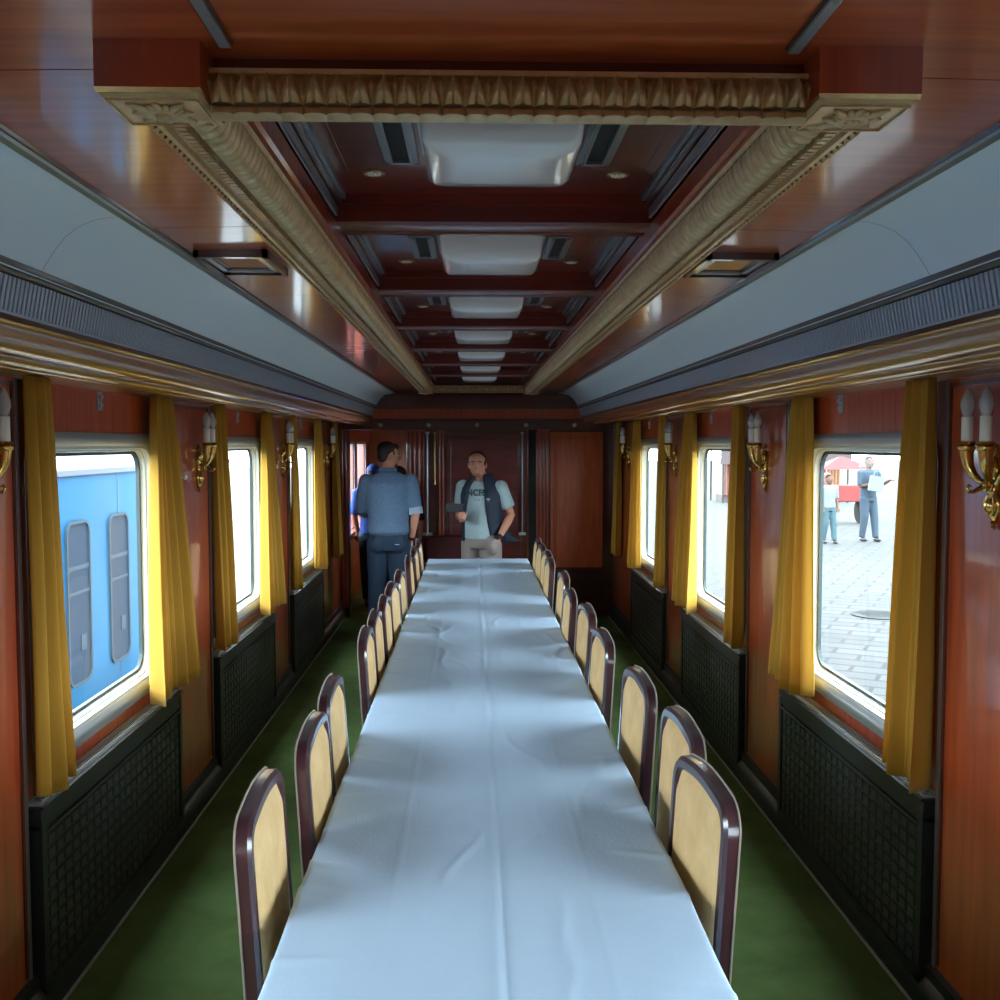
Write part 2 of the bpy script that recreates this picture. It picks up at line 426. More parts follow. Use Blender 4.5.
for s in (-1, 1):
    rib = lambda u, v: max(0, 1 - abs(u + .25 * v) ** 2.2) ** .6 * (.35 + .65 * math.sin(PI * (.15 + .75 * v)))
    b = MB()
    prof = [(.528, 2.285), (.528, 2.235), (.522, 2.222), (.510, 2.210), (.502, 2.208), (.500, 2.201), (.492, 2.201), (.490, 2.209), (.474, 2.209),
            (.472, 2.201), (.462, 2.201), (.458, 2.209), (.449, 2.209), (.430, 2.222), (.412, 2.244), (.406, 2.246), (.402, 2.256), (.402, 2.285)]
    b.prism_y([(s * x, z) for x, z in prof], FY0 + .10, FY1 - .10)
    inner = sampled([(.452, 2.206), (.442, 2.209), (.430, 2.218), (.417, 2.232), (.409, 2.245)], 6)
    nn = [(-.5, -.86)] * 7
    band(b, [(s * x, z) for x, z in inner], [(s * a, c) for a, c in nn], FY0 + .12, 'y', FY1 - FY0 - .24, .029, .022, fn=rib, nu=10)
    outer = sampled([(.506, 2.209), (.515, 2.213), (.524, 2.222), (.529, 2.236)], 4)
    rope = lambda u, v: max(0, math.cos((u + v * 1.2) * PI)) ** .5
    band(b, [(s * x, z) for x, z in outer], [(s * .6, -.8)] * 5, FY0 + .12, 'y', FY1 - FY0 - .24, .024, .008, fn=rope, nu=6)
    # beads along the inner strip
    yy = FY0 + .14
    while yy < 5.2:
        b.box(s * .460, s * .474, yy, yy + .012, 2.1975, 2.203); yy += .019
    FB(b, 'side_rail', 'gold', smooth=True, angle=50)
    # wood fascia + thin gold fillet inside the rail
    b = MB()
    b.prism_y([(s * x, z) for x, z in ((.404, 2.252), (.394, 2.252), (.388, 2.258), (.388, 2.36), (.43, 2.36), (.43, 2.252))], FY0 + .10, FY1 - .06)
    FB(b, 'inner_fascia', 'wood')
# end bands (front and far)
for yf, dr in ((1.376, -1), (8.90, -1)):
    b = MB()
    dz = -.016 if yf < 5 else 0
    b.box(-.404, .404, yf + .006, yf + .022, 2.205 + dz, 2.266 + dz)
    b.box(-.404, .404, yf - .006, yf + .02, 2.259 + dz, 2.266 + dz)
    sec = sampled([(yf + .004, 2.221 + dz), (yf - .004, 2.232 + dz), (yf - .006, 2.245 + dz), (yf + .003, 2.260 + dz)], 10)
    band(b, sec, [(-1, 0)] * 11, -.403, 'x', .806, .0310, .022, nu=24)
    lo = sampled([(yf + .012, 2.203 + dz), (yf - .001, 2.207 + dz), (yf - .001, 2.218 + dz), (yf + .006, 2.221 + dz)], 5)
    sc = lambda u, v: max(0, 1 - u * u) ** .5 * math.sin(PI * min(1, v + .1))
    band(b, lo, [(-1, 0)] * 6, -.403, 'x', .806, .0310, .010, fn=sc, nu=10)
    FB(b, 'leaf_band', 'gold', smooth=True, angle=50)
b = MB(); b.box(-.43, .43, 1.392, 1.47, 2.252, 2.36); b.box(-.43, .43, 8.93, 9.03, 2.262, 2.36)
FB(b, 'end_board', 'wood_dark')
# corner blocks with carved rosettes
for s in (-1, 1):
    for yc, f in ((1.392, 1), (8.955, -1)):
        xc = s * .4705
        b = MB()
        b.box(xc - .0680, xc + .0680, yc - .066, yc + .066, 2.209, 2.275, 0)
        b.loft([[(xc + i * .0680, yc + j * .066, 2.209) for i, j in ((-1, -1), (1, -1), (1, 1), (-1, 1))],
                [(xc + i * .067, yc + j * .063, 2.203) for i, j in ((-1, -1), (1, -1), (1, 1), (-1, 1))]], 1)
        b.loft([[(xc + i * .066, yc + j * .062, 2.203) for i, j in ((-1, -1), (1, -1), (1, 1), (-1, 1))],
                [(xc + i * .062, yc + j * .056, 2.199) for i, j in ((-1, -1), (1, -1), (1, 1), (-1, 1))]], 2)
        blk = FB(b, 'corner_block', ['wood', 'gold_strip', 'gold'])
        b = MB()
        # petals
        for k in range(16):
            a = 2 * PI * k / 16; R = Matrix.Rotation(a, 3, 'Z')
            rr = .030 if k % 2 else .036
            if k % 4 == 2: rr = .047
            c = V((xc, yc, 2.197)) + R @ V((rr * .62, 0, 0))
            b.ell(c, (rr * .55, .0065, .005), 8, 5, rot=R)
        b.lathe([(.024, 0), (.024, -.004), (.018, -.006), (.015, -.004), (.010, -.004), (.009, -.009), (.004, -.011), (.0005, -.011)], (xc, yc, 2.1975), n=20)
        for i, j in ((-1, 0), (1, 0), (0, -1), (0, 1)):
            b.box(xc + i * .0585 - (.0015 if i else .058), xc + i * .0585 + (.0015 if i else .058), yc + j * .0505 - (.0015 if j else .05), yc + j * .0505 + (.0015 if j else .05), 2.196, 2.204)
        r = b.build('rosette', 'gold', smooth=True, angle=60); r.parent = blk
# coffers
beams = [2.56, 3.648, 4.736, 5.824, 6.912, 8.0]
for yb in beams:
    b = MB()
    b.prism_x([(yb - .065, 2.36), (yb - .065, 2.295), (yb - .060, 2.289), (yb - .052, 2.286), (yb - .02, 2.286), (yb - .018, 2.291), (yb + .03, 2.291), (yb + .032, 2.286), (yb + .062, 2.288), (yb + .075, 2.296), (yb + .075, 2.36)], -.40, .40)
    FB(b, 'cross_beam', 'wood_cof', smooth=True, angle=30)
cells = [1.47] + beams + [8.93]
for i in range(7):
    y0 = cells[i] + (.065 if i else 0); y1 = cells[i + 1] - (.065 if i < 6 else 0)
    b = MB()
    b.box(-.40, .40, y0, y1, 2.36, 2.372, 0)
    for s in (-1, 1):
        b.box(s * .400, s * .388, y0, y1, 2.296, 2.304, 1)     # gold
        b.box(s * .400, s * .382, y0, y1, 2.308, 2.330, 2)     # silver
        b.box(s * .400, s * .370, y0, y1, 2.334, 2.341, 3)
        b.box(s * .400, s * .360, y0, y1, 2.345, 2.362, 2)
        b.box(s * .355, s * .33, y0, y1, 2.3575, 2.3605, 0)
    for yy in (y0, y1):
        d = 1 if yy == y0 else -1
        b.box(-.39, .39, yy, yy + d * .016, 2.335, 2.361, 0)
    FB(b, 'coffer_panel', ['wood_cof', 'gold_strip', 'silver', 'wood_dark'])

# ceiling lights
ORD = ['nearest', 'second', 'third', 'fourth', 'fifth', 'sixth', 'farthest']
lt = empty('ceiling_light', (0, 0, 0))
b = MB()
def sq(h, d, z, r, bul=0):
    out = []
    for cy, cz in rrect(-h, h, -d, d, r, 4): out.append((cy, cz, z))
    return out
b.loft([sq(.150, .152, 2.352, .012), sq(.147, .149, 2.315, .015), sq(.143, .145, 2.292, .02), sq(.132, .134, 2.281, .025), sq(.09, .09, 2.276, .03)])
b.build('lamp_shade', 'shade', lt, smooth=True, angle=60)
b = MB(); b.loft([sq(.158, .16, 2.361, .01), sq(.158, .16, 2.350, .01)]); b.build('lamp_base', 'silver', lt)
# ceiling slot vent
vt = empty('ceiling_slot', (0, 0, 0))
b = MB()
for x0, x1, y0, y1 in ((-.036, -.024, -.17, .17), (.024, .036, -.17, .17), (-.036, .036, -.17, -.156), (-.036, .036, .156, .17)):
    b.box(x0, x1, y0, y1, 2.350, 2.3605)
for x0, x1, y0, y1 in ((-.026, -.018, -.157, .157), (.018, .026, -.157, .157)): b.box(x0, x1, y0, y1, 2.346, 2.3605)
b.build('slot_frame', 'silver', vt)
b = MB(); b.box(-.022, .022, -.158, .158, 2.357, 2.3605)
b.build('slot_grille', 'void', vt)
# pierced downlight
dl = empty('ceiling_rosette', (0, 0, 0))
b = MB()
b.lathe([(.026, 0), (.026, -.004), (.022, -.006), (.020, -.003), (.0005, -.003)], (0, 0, 2.3605), n=20)
b.build('rim', 'brassd', dl, smooth=True)
b = MB()
for k in range(10):
    a = 2 * PI * k / 10; b.ell((.012 * math.cos(a), .012 * math.sin(a), 2.3565), (.007, .003, .003), 6, 4, rot=Matrix.Rotation(a, 3, 'Z'))
b.ell((0, 0, 2.356), (.005, .005, .005), 8, 5)
b.build('pierced_disc', 'white', dl, smooth=True)
FR = ['first (nearest)', 'second', 'third', 'fourth', 'fifth', 'sixth', 'seventh (farthest)']
for i in range(7):
    yc = 1.965 + 1.088 * i
    o = lt if i == 0 else copy_tree(lt); o.location = (.012, yc, 0)
    tag(o, 'square opal glass ceiling light in the %s ceiling coffer counted from the camera' % FR[i], 'ceiling light', 'opal lights in the ceiling coffers')
    for s, sd in ((-1, 'left'), (1, 'right')):
        o = vt if (i == 0 and s == -1) else copy_tree(vt)
        o.location = (.012 + s * .205, yc + .06, 0)
        tag(o, 'narrow dark slot %s of the opal light in the %s coffer' % (sd, FR[i]), 'ceiling vent', 'slot vents beside the coffer lights')
        o = dl if (i == 0 and s == -1) else copy_tree(dl)
        o.location = (.012 + s * .275, yc + .325, 0)
        tag(o, 'small round pierced rosette on the %s side of the %s coffer' % (sd, FR[i]), 'ceiling rosette', 'round rosettes in the coffers')
# rectangular ceiling vents beside the frame
for s in (-1, 1):
    o = empty('ceiling_hatch', (s * .690, 2.875, 2.266), ('copper centred rectangular ceiling vent left of the carved frame' if s < 0 else 'rectangular ceiling vent with painted orange glow right of the carved frame'),
              'ceiling vent', 'rectangular vents beside the carved frame')
    b = MB(); h, d = .098, .155
    for a, c, z0, z1, mi in ((1, .86, -.018, .004, 0), (.84, .66, -.012, .004, 1), (.66, .55, -.006, .004, 0)):
        b.box(-h * a, h * a, -d * a, -d * c, z0, z1, mi); b.box(-h * a, h * a, d * c, d * a, z0, z1, mi)
        b.box(-h * a, -h * c, -d * a, d * a, z0, z1, mi); b.box(h * c, h * a, -d * a, d * a, z0, z1, mi)
    b.build('vent_frame', ['wood_dark', 'alu'], o)
    b = MB(); b.box(-h * .56, h * .56, -d * .56, d * .56, -.004, .004)
    m = mat('copper_panel' if s < 0 else 'orange_glow_panel', (.45, .18, .09) if s < 0 else (.72, .36, .08), .6)  # right panel's orange glow is painted into its base colour
    b.build('vent_panel', m, o)

# ------------------------------------------------------------------ end wall with doorway
YE = Y1
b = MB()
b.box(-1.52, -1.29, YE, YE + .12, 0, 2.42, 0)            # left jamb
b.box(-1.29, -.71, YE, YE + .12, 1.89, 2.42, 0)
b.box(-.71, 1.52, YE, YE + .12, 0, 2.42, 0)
b.box(-1.0, 1.0, YE - .10, YE, 2.10, 2.24, 1)            # dark upper fascia
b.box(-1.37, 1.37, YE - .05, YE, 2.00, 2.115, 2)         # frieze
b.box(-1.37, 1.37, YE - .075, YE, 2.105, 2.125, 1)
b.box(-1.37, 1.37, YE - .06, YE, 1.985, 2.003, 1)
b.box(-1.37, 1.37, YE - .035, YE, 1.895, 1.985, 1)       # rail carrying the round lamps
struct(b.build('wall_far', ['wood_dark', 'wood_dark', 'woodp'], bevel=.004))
def fluted(name, x0, x1, z0, z1, k, n):
    b = MB(); b.box(x0, x1, YE - .03, YE, z0, z1)
    w = (x1 - x0) / n
    for i in range(n):
        b.tube([(x0 + w * (i + .5), YE - .034, z0 + .02), (x0 + w * (i + .5), YE - .034, z1 - .02)], w * .36, 8)
    return struct(b.build(name, k, smooth=True, angle=50))
tn = 20
for x0, x1, n in ((-.70, -.52, 4), (-.40, -.33, 2), (.50, .56, 2), (.58, .72, 4), (-1.37, -1.30, 2)):
    tn += 1; fluted('trim_%d' % tn, x0, x1, .1, 1.895, 'wood', n)
# near-black raised strip right of the centre door
tn += 1; b = MB(); b.box(.515, .60, YE - .045, YE, .1, 1.895); struct(b.build('trim_%d' % tn, 'void'))
def panel(name, x0, x1, z0, z1, m):
    b = MB(); b.box(x0, x1, YE - .022, YE, z0, z1, 0)
    for i, (d, t) in enumerate(((.03, -.034), (.045, -.028))):
        for a, c, e, f in ((x0 + d, x1 - d, z1 - d - .012, z1 - d), (x0 + d, x1 - d, z0 + d, z0 + d + .012), (x0 + d, x0 + d + .012, z0 + d, z1 - d), (x1 - d - .012, x1 - d, z0 + d, z1 - d)):
            b.box(a, c, YE + t, YE, e, f, 0)
    b.box(x0 + .06, x1 - .06, YE - .028, YE, z0 + .06, z1 - .06, 0)
    return struct(b.build(name, m, bevel=.003))
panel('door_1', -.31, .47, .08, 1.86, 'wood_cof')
tn += 1; panel('trim_%d' % tn, .74, 1.27, .50, 1.87, 'wood_end')
tn += 1; panel('trim_%d' % tn, .74, 1.27, .10, .47, 'wood_dark')
# tall thin brass pull bars
hb = MB(); hb.tube([(0, 0, .86), (0, 0, 1.86)], .010, 8); hb.box(-.05, .05, -.02, .03, .835, .86); hb.box(-.02, .02, 0, .05, 1.85, 1.87)
h1 = hb.build('pull_bar', 'alu', smooth=True, angle=40); h1.location = (-.50, YE - .08, 0)
tag(h1, 'pale full height metal pull bar on the end wall right of the doorway', 'pull bar', 'upright bars on the end wall')
h2 = h1.copy(); COL.objects.link(h2); h2.location = (.452, YE - .08, 0); h2.scale = (.7, .7, 1)
tag(h2, 'thin upright metal bar at the right edge of the central end wall panel', 'pull bar', 'upright bars on the end wall')
hb = MB(); hb.tube([(0, 0, 1.35), (0, 0, 1.86)], .007, 8); hb.box(-.012, .012, 0, .04, 1.34, 1.36); hb.box(-.012, .012, 0, .04, 1.845, 1.865)
h3 = hb.build('pull_bar', 'brassd', smooth=True, angle=40); h3.location = (-.425, YE - .07, 0)
tag(h3, 'short brass bar beside the pale pull bar on the end wall', 'pull bar', 'upright bars on the end wall')
for i, x in enumerate((-.965, -.484, -.001, .492, .977)):
    b = MB(); b.lathe([(.026, 0), (.026, -.012), (.020, -.02), (.018, -.016), (.0005, -.016)], (0, 0, 0), 'y', 16)
    o = b.build('round_lamp', 'brassd', smooth=True, angle=40); o.location = (x, YE - .035, 1.94)
    b = MB(); b.ell((0, -.016, 0), (.015, .012, .015), 12, 8); b.build('bulb', 'white', o, smooth=True)
    tag(o, '%s of five small round lamps above the end wall panels' % ('leftmost', 'second from left', 'middle', 'second from right', 'rightmost')[i], 'lamp', 'row of round lamps on the end wall')
# back wall behind camera
b = MB(); b.box(-1.52, 1.52, Y0 - .1, Y0, 0, 2.42); struct(b.build('wall_back', 'wood'))

# corridor seen through the doorway
b = MB()
b.box(-.62, -.58, YE + .12, 13.3, 0, 2.3, 0)
b.box(-1.52, 1.52, 13.3, 13.4, 0, 2.42, 0)
b.box(-1.52, -.58, YE + .12, 13.3, 2.2, 2.24, 1)
struct(b.build('wall_corridor', ['corr', 'corr']))
b = MB()
W = [(10.55, 11.45), (11.75, 12.65)]
yy = YE + .12
for w0, w1 in W:
    b.box(-1.40, -1.52, yy, w0, 0, 2.42); b.box(-1.40, -1.52, w0, w1, 0, .8); b.box(-1.40, -1.52, w0, w1, 1.75, 2.42); yy = w1
b.box(-1.40, -1.52, yy, 13.3, 0, 2.42)
b.box(-1.40, -1.33, YE + .3, 13.2, .74, .80)
struct(b.build('wall_corridor_left', 'wood'))
for i, (w0, w1) in enumerate(W):
    wn += 1
    b = MB(); b.box(-1.395, -1.41, w0 - .03, w1 + .03, .77, .80); b.box(-1.395, -1.41, w0 - .03, w1 + .03, 1.75, 1.78)
    b.box(-1.395, -1.41, w0 - .03, w0, .8, 1.75); b.box(-1.395, -1.41, w1, w1 + .03, .8, 1.75)
    o = struct(b.build('window_%d' % wn, 'alu'))
    b = MB(); b.add([(-1.47, w0, .8), (-1.47, w1, .8), (-1.47, w1, 1.75), (-1.47, w0, 1.75)], [(0, 1, 2, 3)]); b.build('window_glass', 'glass', o)

# ------------------------------------------------------------------ radiator covers
def radiator():
    r = empty('radiator_cover', (0, 0, 0))
    L = 1.45 / 2
    b = MB()
    b.box(.0, .052, -L, L, .02, .60); b.box(-.008, .052, -L, L, .585, .655)
    b.box(-.010, .0, -L, L, .04, .10); b.box(-.010, 0, -L, -L + .035, .04, .62); b.box(-.010, 0, L - .035, L, .04, .62)
    b.box(-.012, .0, -L + .03, L - .03, .565, .575); b.box(-.016, 0, -L, L, .648, .658)
    b.build('cover_body', 'black', r, bevel=.002)
    b = MB(); nc, nr = 22, 10
    y0, y1, z0, z1 = -L + .045, L - .045, .11, .56
    w, h = (y1 - y0) / nc, (z1 - z0) / nr
    for i in range(nc):
        for j in range(nr):
            a, c, e, f = y0 + i * w + .006, y0 + (i + 1) * w - .006, z0 + j * h + .005, z0 + (j + 1) * h - .005
            b.loft([[(.001, a, e), (.001, c, e), (.001, c, f), (.001, a, f)],
                    [(-.007, a + .004, e + .003), (-.007, c - .004, e + .003), (-.007, c - .004, f - .003), (-.007, a + .004, f - .003)]], 0)
    b.build('grille_panel', 'black_tile', r)
    b = MB()
    b.box(.000, .053, -L + .02, L - .02, .655, .664)
    for i in range(4): b.box(.003 + i * .013, .010 + i * .013, -L + .04, L - .04, .664, .669)
    b.build('sill_grille', 'sill', r)
    return r
rad = radiator(); first = True
for s, sn in ((-1, 'left'), (1, 'right')):
    for k, ks in ((-1, 'beside the camera'), (0, 'nearest in view'), (1, 'second in view'), (2, 'farthest')):
        o = rad if first else copy_tree(rad); first = False
        y0, y1 = bay(k)
        o.location = (s * 1.350, (y0 + y1) / 2, 0); o.rotation_euler = (0, 0, 0 if s > 0 else PI)
        tag(o, 'black tiled radiator cover under the %s wall window, %s' % (sn, ks), 'radiator cover', 'radiator covers under the windows')

# ------------------------------------------------------------------ curtains
def curtain(s, top, bot, nf, seed, zb=.70, zt=1.95, bl=0):
    rnd = random.Random(seed)
    ph = rnd.random() * 6; NJ, NI = 28, nf * 14
    b = MB(); rows = []
    for j in range(NJ + 1):
        t = j / NJ; z = zt + (zb - zt) * t
        e = t ** .8
        a0 = top[0] + (bot[0] - top[0]) * e; a1 = top[1] + (bot[1] - top[1]) * e
        amp = .016 + .020 * t
        row = []
        for i in range(NI + 1):
            u = i / NI
            uu = u + .02 * math.sin(9 * u + ph + t * 1.5)
            w = (.5 + .5 * math.sin(2 * PI * nf * uu + ph)) ** .75 * (.75 + .25 * math.sin(7.3 * u + ph))
            x = 1.366 - amp * 2.3 * w - .004 - .004 * math.sin(5 * u + 4 * t + ph)
            y = a0 + (a1 - a0) * u + .10 * (a1 - a0) / nf * math.sin(2 * PI * nf * uu + 2 * ph) * .5
            row.append((s * min(x, 1.368), y, z - (.012 * math.sin(3 * u * PI + ph) if j == NJ else 0)))
        rows.append(row)
    b.loft(rows, 0, cap=False, closed=False)
    o = b.build('curtain', 'curtain', smooth=True, angle=180, fix=False)
    m = o.modifiers.new('thick', 'SOLIDIFY'); m.thickness = .003; m.offset = 0
    return o
cd = []
for s, sn in ((-1, 'left'), (1, 'right')):
    for k, ks in ((-1, 'beside the camera'), (0, 'nearest'), (1, 'second'), (2, 'third')):
        y0, _ = bay(k)
        if k == -1:
            top, bot = (y0 + 1.12, y0 + 1.35), (y0 + 1.06, y0 + 1.5)
            o = curtain(s, top, bot, 5, 50 + s); tag(o, 'ochre curtain of the %s window beside the camera' % sn, 'curtain', 'ochre velvet curtains'); continue
        o = curtain(s, (y0 + .02, y0 + .19), (y0 - .01, y0 + (.26 if s < 0 else .22)), 4, 10 * k + s + 3)
        tag(o, 'ochre velvet curtain on the near edge of the %s window in the %s wall' % (ks, sn), 'curtain', 'ochre velvet curtains')
        o = curtain(s, (y0 + 1.16, y0 + 1.38), (y0 + 1.06, y0 + 1.62), 6, 10 * k + s + 5)
        tag(o, 'ochre velvet curtain on the far edge of the %s window in the %s wall' % (ks, sn), 'curtain', 'ochre velvet curtains')
    o = curtain(s, (9.36, 9.60), (9.36, 9.72), 4, 90 + s)
    tag(o, 'ochre velvet curtain hanging beside the end wall on the %s' % sn, 'curtain', 'ochre velvet curtains')

# ------------------------------------------------------------------ wall sconces  (local: +x out of the wall)
def sconce():
    r = empty('wall_sconce', (0, 0, 0))
    b = MB()
    out = [(0, -.105), (.012, -.098), (.020, -.085), (.030, -.07), (.030, -.045), (.022, -.03), (.018, -.005), (.030, .01), (.034, .035), (.026, .06), (.012, .072), (.014, .085), (.004, .10), (0, .108)]
    ol = [(y, z) for y, z in out] + [(-y, z) for y, z in reversed(out[1:-1])]
    b.loft([[(0, y, z) for y, z in ol], [(.010, y, z) for y, z in ol], [(.018, y * .72, z * .86) for y, z in ol]])
    b.ell((.016, 0, -.06), (.012, .018, .022), 12, 8); b.ell((.016, 0, .045), (.010, .015, .024), 12, 8)
    for sy in (-1, 1):
        b.tube([(.014, sy * .012, .07), (.02, sy * .026, .055), (.02, sy * .028, .035), (.018, sy * .016, .02)], .004, 6)
        b.tube([(.014, sy * .010, -.085), (.02, sy * .022, -.072), (.02, sy * .024, -.05), (.018, sy * .014, -.03)], .004, 6)
    b.build('back_plate', 'brass', r, smooth=True, angle=45)
    b = MB(); b.lathe([(.004, -.125), (.007, -.118), (.004, -.112), (.009, -.106), (.003, -.10)], (.008, 0, 0), n=10); b.build('finial', 'brass', r, smooth=True)
    b = MB()
    b.lathe([(.010, 0), (.017, .004), (.017, .010), (.012, .014), (.017, .018), (.017, .025), (.010, .03)], (.012, 0, -.005), 'x', 14)
    b.tube([(.035, 0, -.008), (.05, 0, -.014), (.064, 0, -.022), (.076, 0, -.022), (.083, 0, -.012), (.078, 0, -.004), (.071, 0, -.008)], [.008, .007, .006, .005, .0045, .004, .003], 8)
    b.build('hub', 'brass', r, smooth=True, angle=45)
    for sy in (-1, 1):
        b = MB()
        b.tube([(.030, sy * .004, .0), (.036, sy * .022, .006), (.046, sy * .038, .022), (.056, sy * .047, .045), (.060, sy * .05, .07), (.061, sy * .05, .092)],
               [.009, .009, .011, .014, .017, .019], 12)
        b.lathe([(.019, .088), (.024, .094), (.024, .099), (.018, .102), (.025, .107), (.023, .113), (.015, .115)], (.061, sy * .05, 0), n=14)
        arm = b.build('arm', 'brass', r, smooth=True, angle=50)
        b = MB(); b.lathe([(.015, .112), (.0155, .115), (.0155, .18), (.0145, .182), (.003, .182)], (.061, sy * .05, 0), n=14)
        c = b.build('candle_sleeve', 'porcelain', arm, smooth=True, angle=40)
        b = MB(); b.lathe([(.010, .181), (.012, .186), (.017, .198), (.0195, .21), (.0185, .225), (.014, .24), (.008, .252), (.003, .260), (.0005, .262)], (.061, sy * .05, 0), n=14)
        b.build('bulb', 'bulb', arm, smooth=True)
    return r
sc0 = sconce(); first = True
for s, sn in ((-1, 'left'), (1, 'right')):
    for k, ks in ((0, 'nearest'), (1, 'second'), (2, 'third'), (3, 'farthest')):
        o = sc0 if first else copy_tree(sc0); first = False
        o.location = (s * HW, 2.665 + P * k + ((.08 if k else .04) if s < 0 else 0), 1.643); o.rotation_euler = (0, 0, 0 if s < 0 else PI)
        tag(o, '%s brass two-candle wall sconce on the %s wall panelling' % (ks, sn), 'wall sconce', 'brass sconces between the windows')

# latches on the headers
for s, sn in ((-1, 'left'), (1, 'right')):
    for k, ks in ((0, 'nearest'), (1, 'second'), (2, 'third')):
        b = MB(); b.box(0, .006, -.022, .022, -.034, .034); b.box(.006, .014, -.015, .015, .008, .022); b.box(.006, .012, -.015, .015, -.022, -.010); b.lathe([(.006, .006), (.006, .011), (.0005, .012)], (0, 0, 0), 'x', 8)
        o = b.build('blind_latch', 'alu', bevel=.001)
        o.location = (s * 1.400, bay(k)[0] + (.72 if s < 0 else .93), 1.905); o.rotation_euler = (0, 0, 0 if s < 0 else PI)
        tag(o, 'small metal latch plate on the red planks above the %s %s window' % (ks, sn), 'latch', 'latch plates above the windows')
        b = MB(); b.lathe([(.008, 0), (.008, .012), (.013, .016), (.014, .024), (.008, .028), (.0005, .029)], (0, 0, 0), 'x', 12)
        o = b.build('coat_peg', 'white', smooth=True)
        o.location = (s * 1.400, bay(k)[1] - .16, 1.868) if s > 0 else (s * HW, bay(k)[1] + .14, 1.60)
        o.rotation_euler = (0, 0, 0 if s < 0 else PI)
        tag(o, ('small white peg at the far end of the planks above the %s right window' if s > 0 else 'small peg on the left wall panel beyond the %s left window') % ks, 'peg', 'small pegs on the walls')

# ------------------------------------------------------------------ table and cloth
TY0, TY1, TH = 1.05, 8.60, .76
t = empty('dining_table', (0, 0, 0), 'very long conference dining table hidden under the white cloth', 'table')
b = MB(); b.box(-.415, .415, TY0 + .01, TY1 - .01, .722, .752); b.box(-.36, .36, TY0 + .06, TY1 - .06, .66, .722)
b.build('tabletop', 'chairwood', t)
for y in (TY0 + .12, 3.42, 5.70, 6.99, TY1 - .12):
    b = MB(); b.lathe([(.055, 0), (.05, .03), (.026, .06), (.03, .5), (.04, .62), (.045, .665)], (0, y, 0), n=14)
    b.build('leg', 'chairwood', t, smooth=True)
def cloth():
    b = MB(); rows = []
    nx = 110; ny = 760
    rnd = random.Random(3)
    folds = [(rnd.uniform(-.36, .36), rnd.uniform(TY0 + .2, TY1), rnd.uniform(.1, .4), rnd.uniform(-.35, .35), rnd.uniform(.0015, .004)) for _ in range(46)]
    pinch = [(s * .43, y, rnd.uniform(.10, .2), rnd.uniform(-.5, .5)) for s in (-1, 1) for y in [1.5 + .31 * i + rnd.uniform(-.1, .1) for i in range(23)]]
    for j in range(ny + 1):
        y = TY0 + (TY1 - TY0) * j / ny; row = []
        hw = .43 + .004 * noise.noise((0, y * 3, 1))
        dl = .20
        def top(x):
            z = TH + .0035 * noise.noise((x * 2.5, y * 1.6, 0)) + .0012 * noise.noise((x * 14, y * 9, 4))
            cx = .006 + .006 * noise.noise((y * .9, 3, 0)); d = abs(x - cx)       # centre crease
            z += .0055 * math.exp(-(d / .008) ** 2) - .003 * math.exp(-((x - cx - .018) / .010) ** 2)
            for px in (-.22, .22): z += .0012 * math.exp(-((x - px) / .005) ** 2)
            for fx, fy, fl, sl, am in folds:
                if abs(y - fy) < fl:
                    q = x - fx - sl * (y - fy) - .02 * math.sin((y - fy) * 12)
                    if abs(q) < .05: z += am * 1.3 * math.exp(-(q / .012) ** 2) * math.cos((y - fy) / fl * PI / 2)
            for px, py, ln, sl in pinch:
                dx = abs(x - px)
                if dx < ln:
                    q = y - py - sl * dx
                    if abs(q) < .08: z += .006 * math.exp(-(q / .016) ** 2) * (1 - dx / ln)
            return z
        for i in range(5, 0, -1):
            tt = i / 5; w = .012 * math.sin(y * 17) * tt + .02 * noise.noise((y * 4, 5, tt))
            row.append((-hw - .006 - max(0, w) * 1 - .0 * tt, y, TH - .008 - dl * tt))
        for i in range(nx + 1):
            x = -hw + 2 * hw * i / nx; z = top(x)
            if i in (0, nx): z -= .004
            row.append((x, y, z))
        for i in range(1, 6):
            tt = i / 5; w = .012 * math.sin(y * 16 + 1) * tt + .02 * noise.noise((y * 4, 9, tt))
            row.append((hw + .006 + max(0, w), y, TH - .008 - dl * tt))
        rows.append(row)
    last = rows[-1]
    for i in range(1, 5):
        rows.append([(x, TY1 + .006 + .002 * i, (z - .008 - .06 * i) if z > .7 else z - .0 * i) for x, y, z in last])
    b.loft(rows, 0, cap=False, closed=False)
    o = b.build('tablecloth', 'cloth', smooth=True, angle=180)
    return tag(o, 'creased white cloth covering the whole long table', 'tablecloth')
cloth()

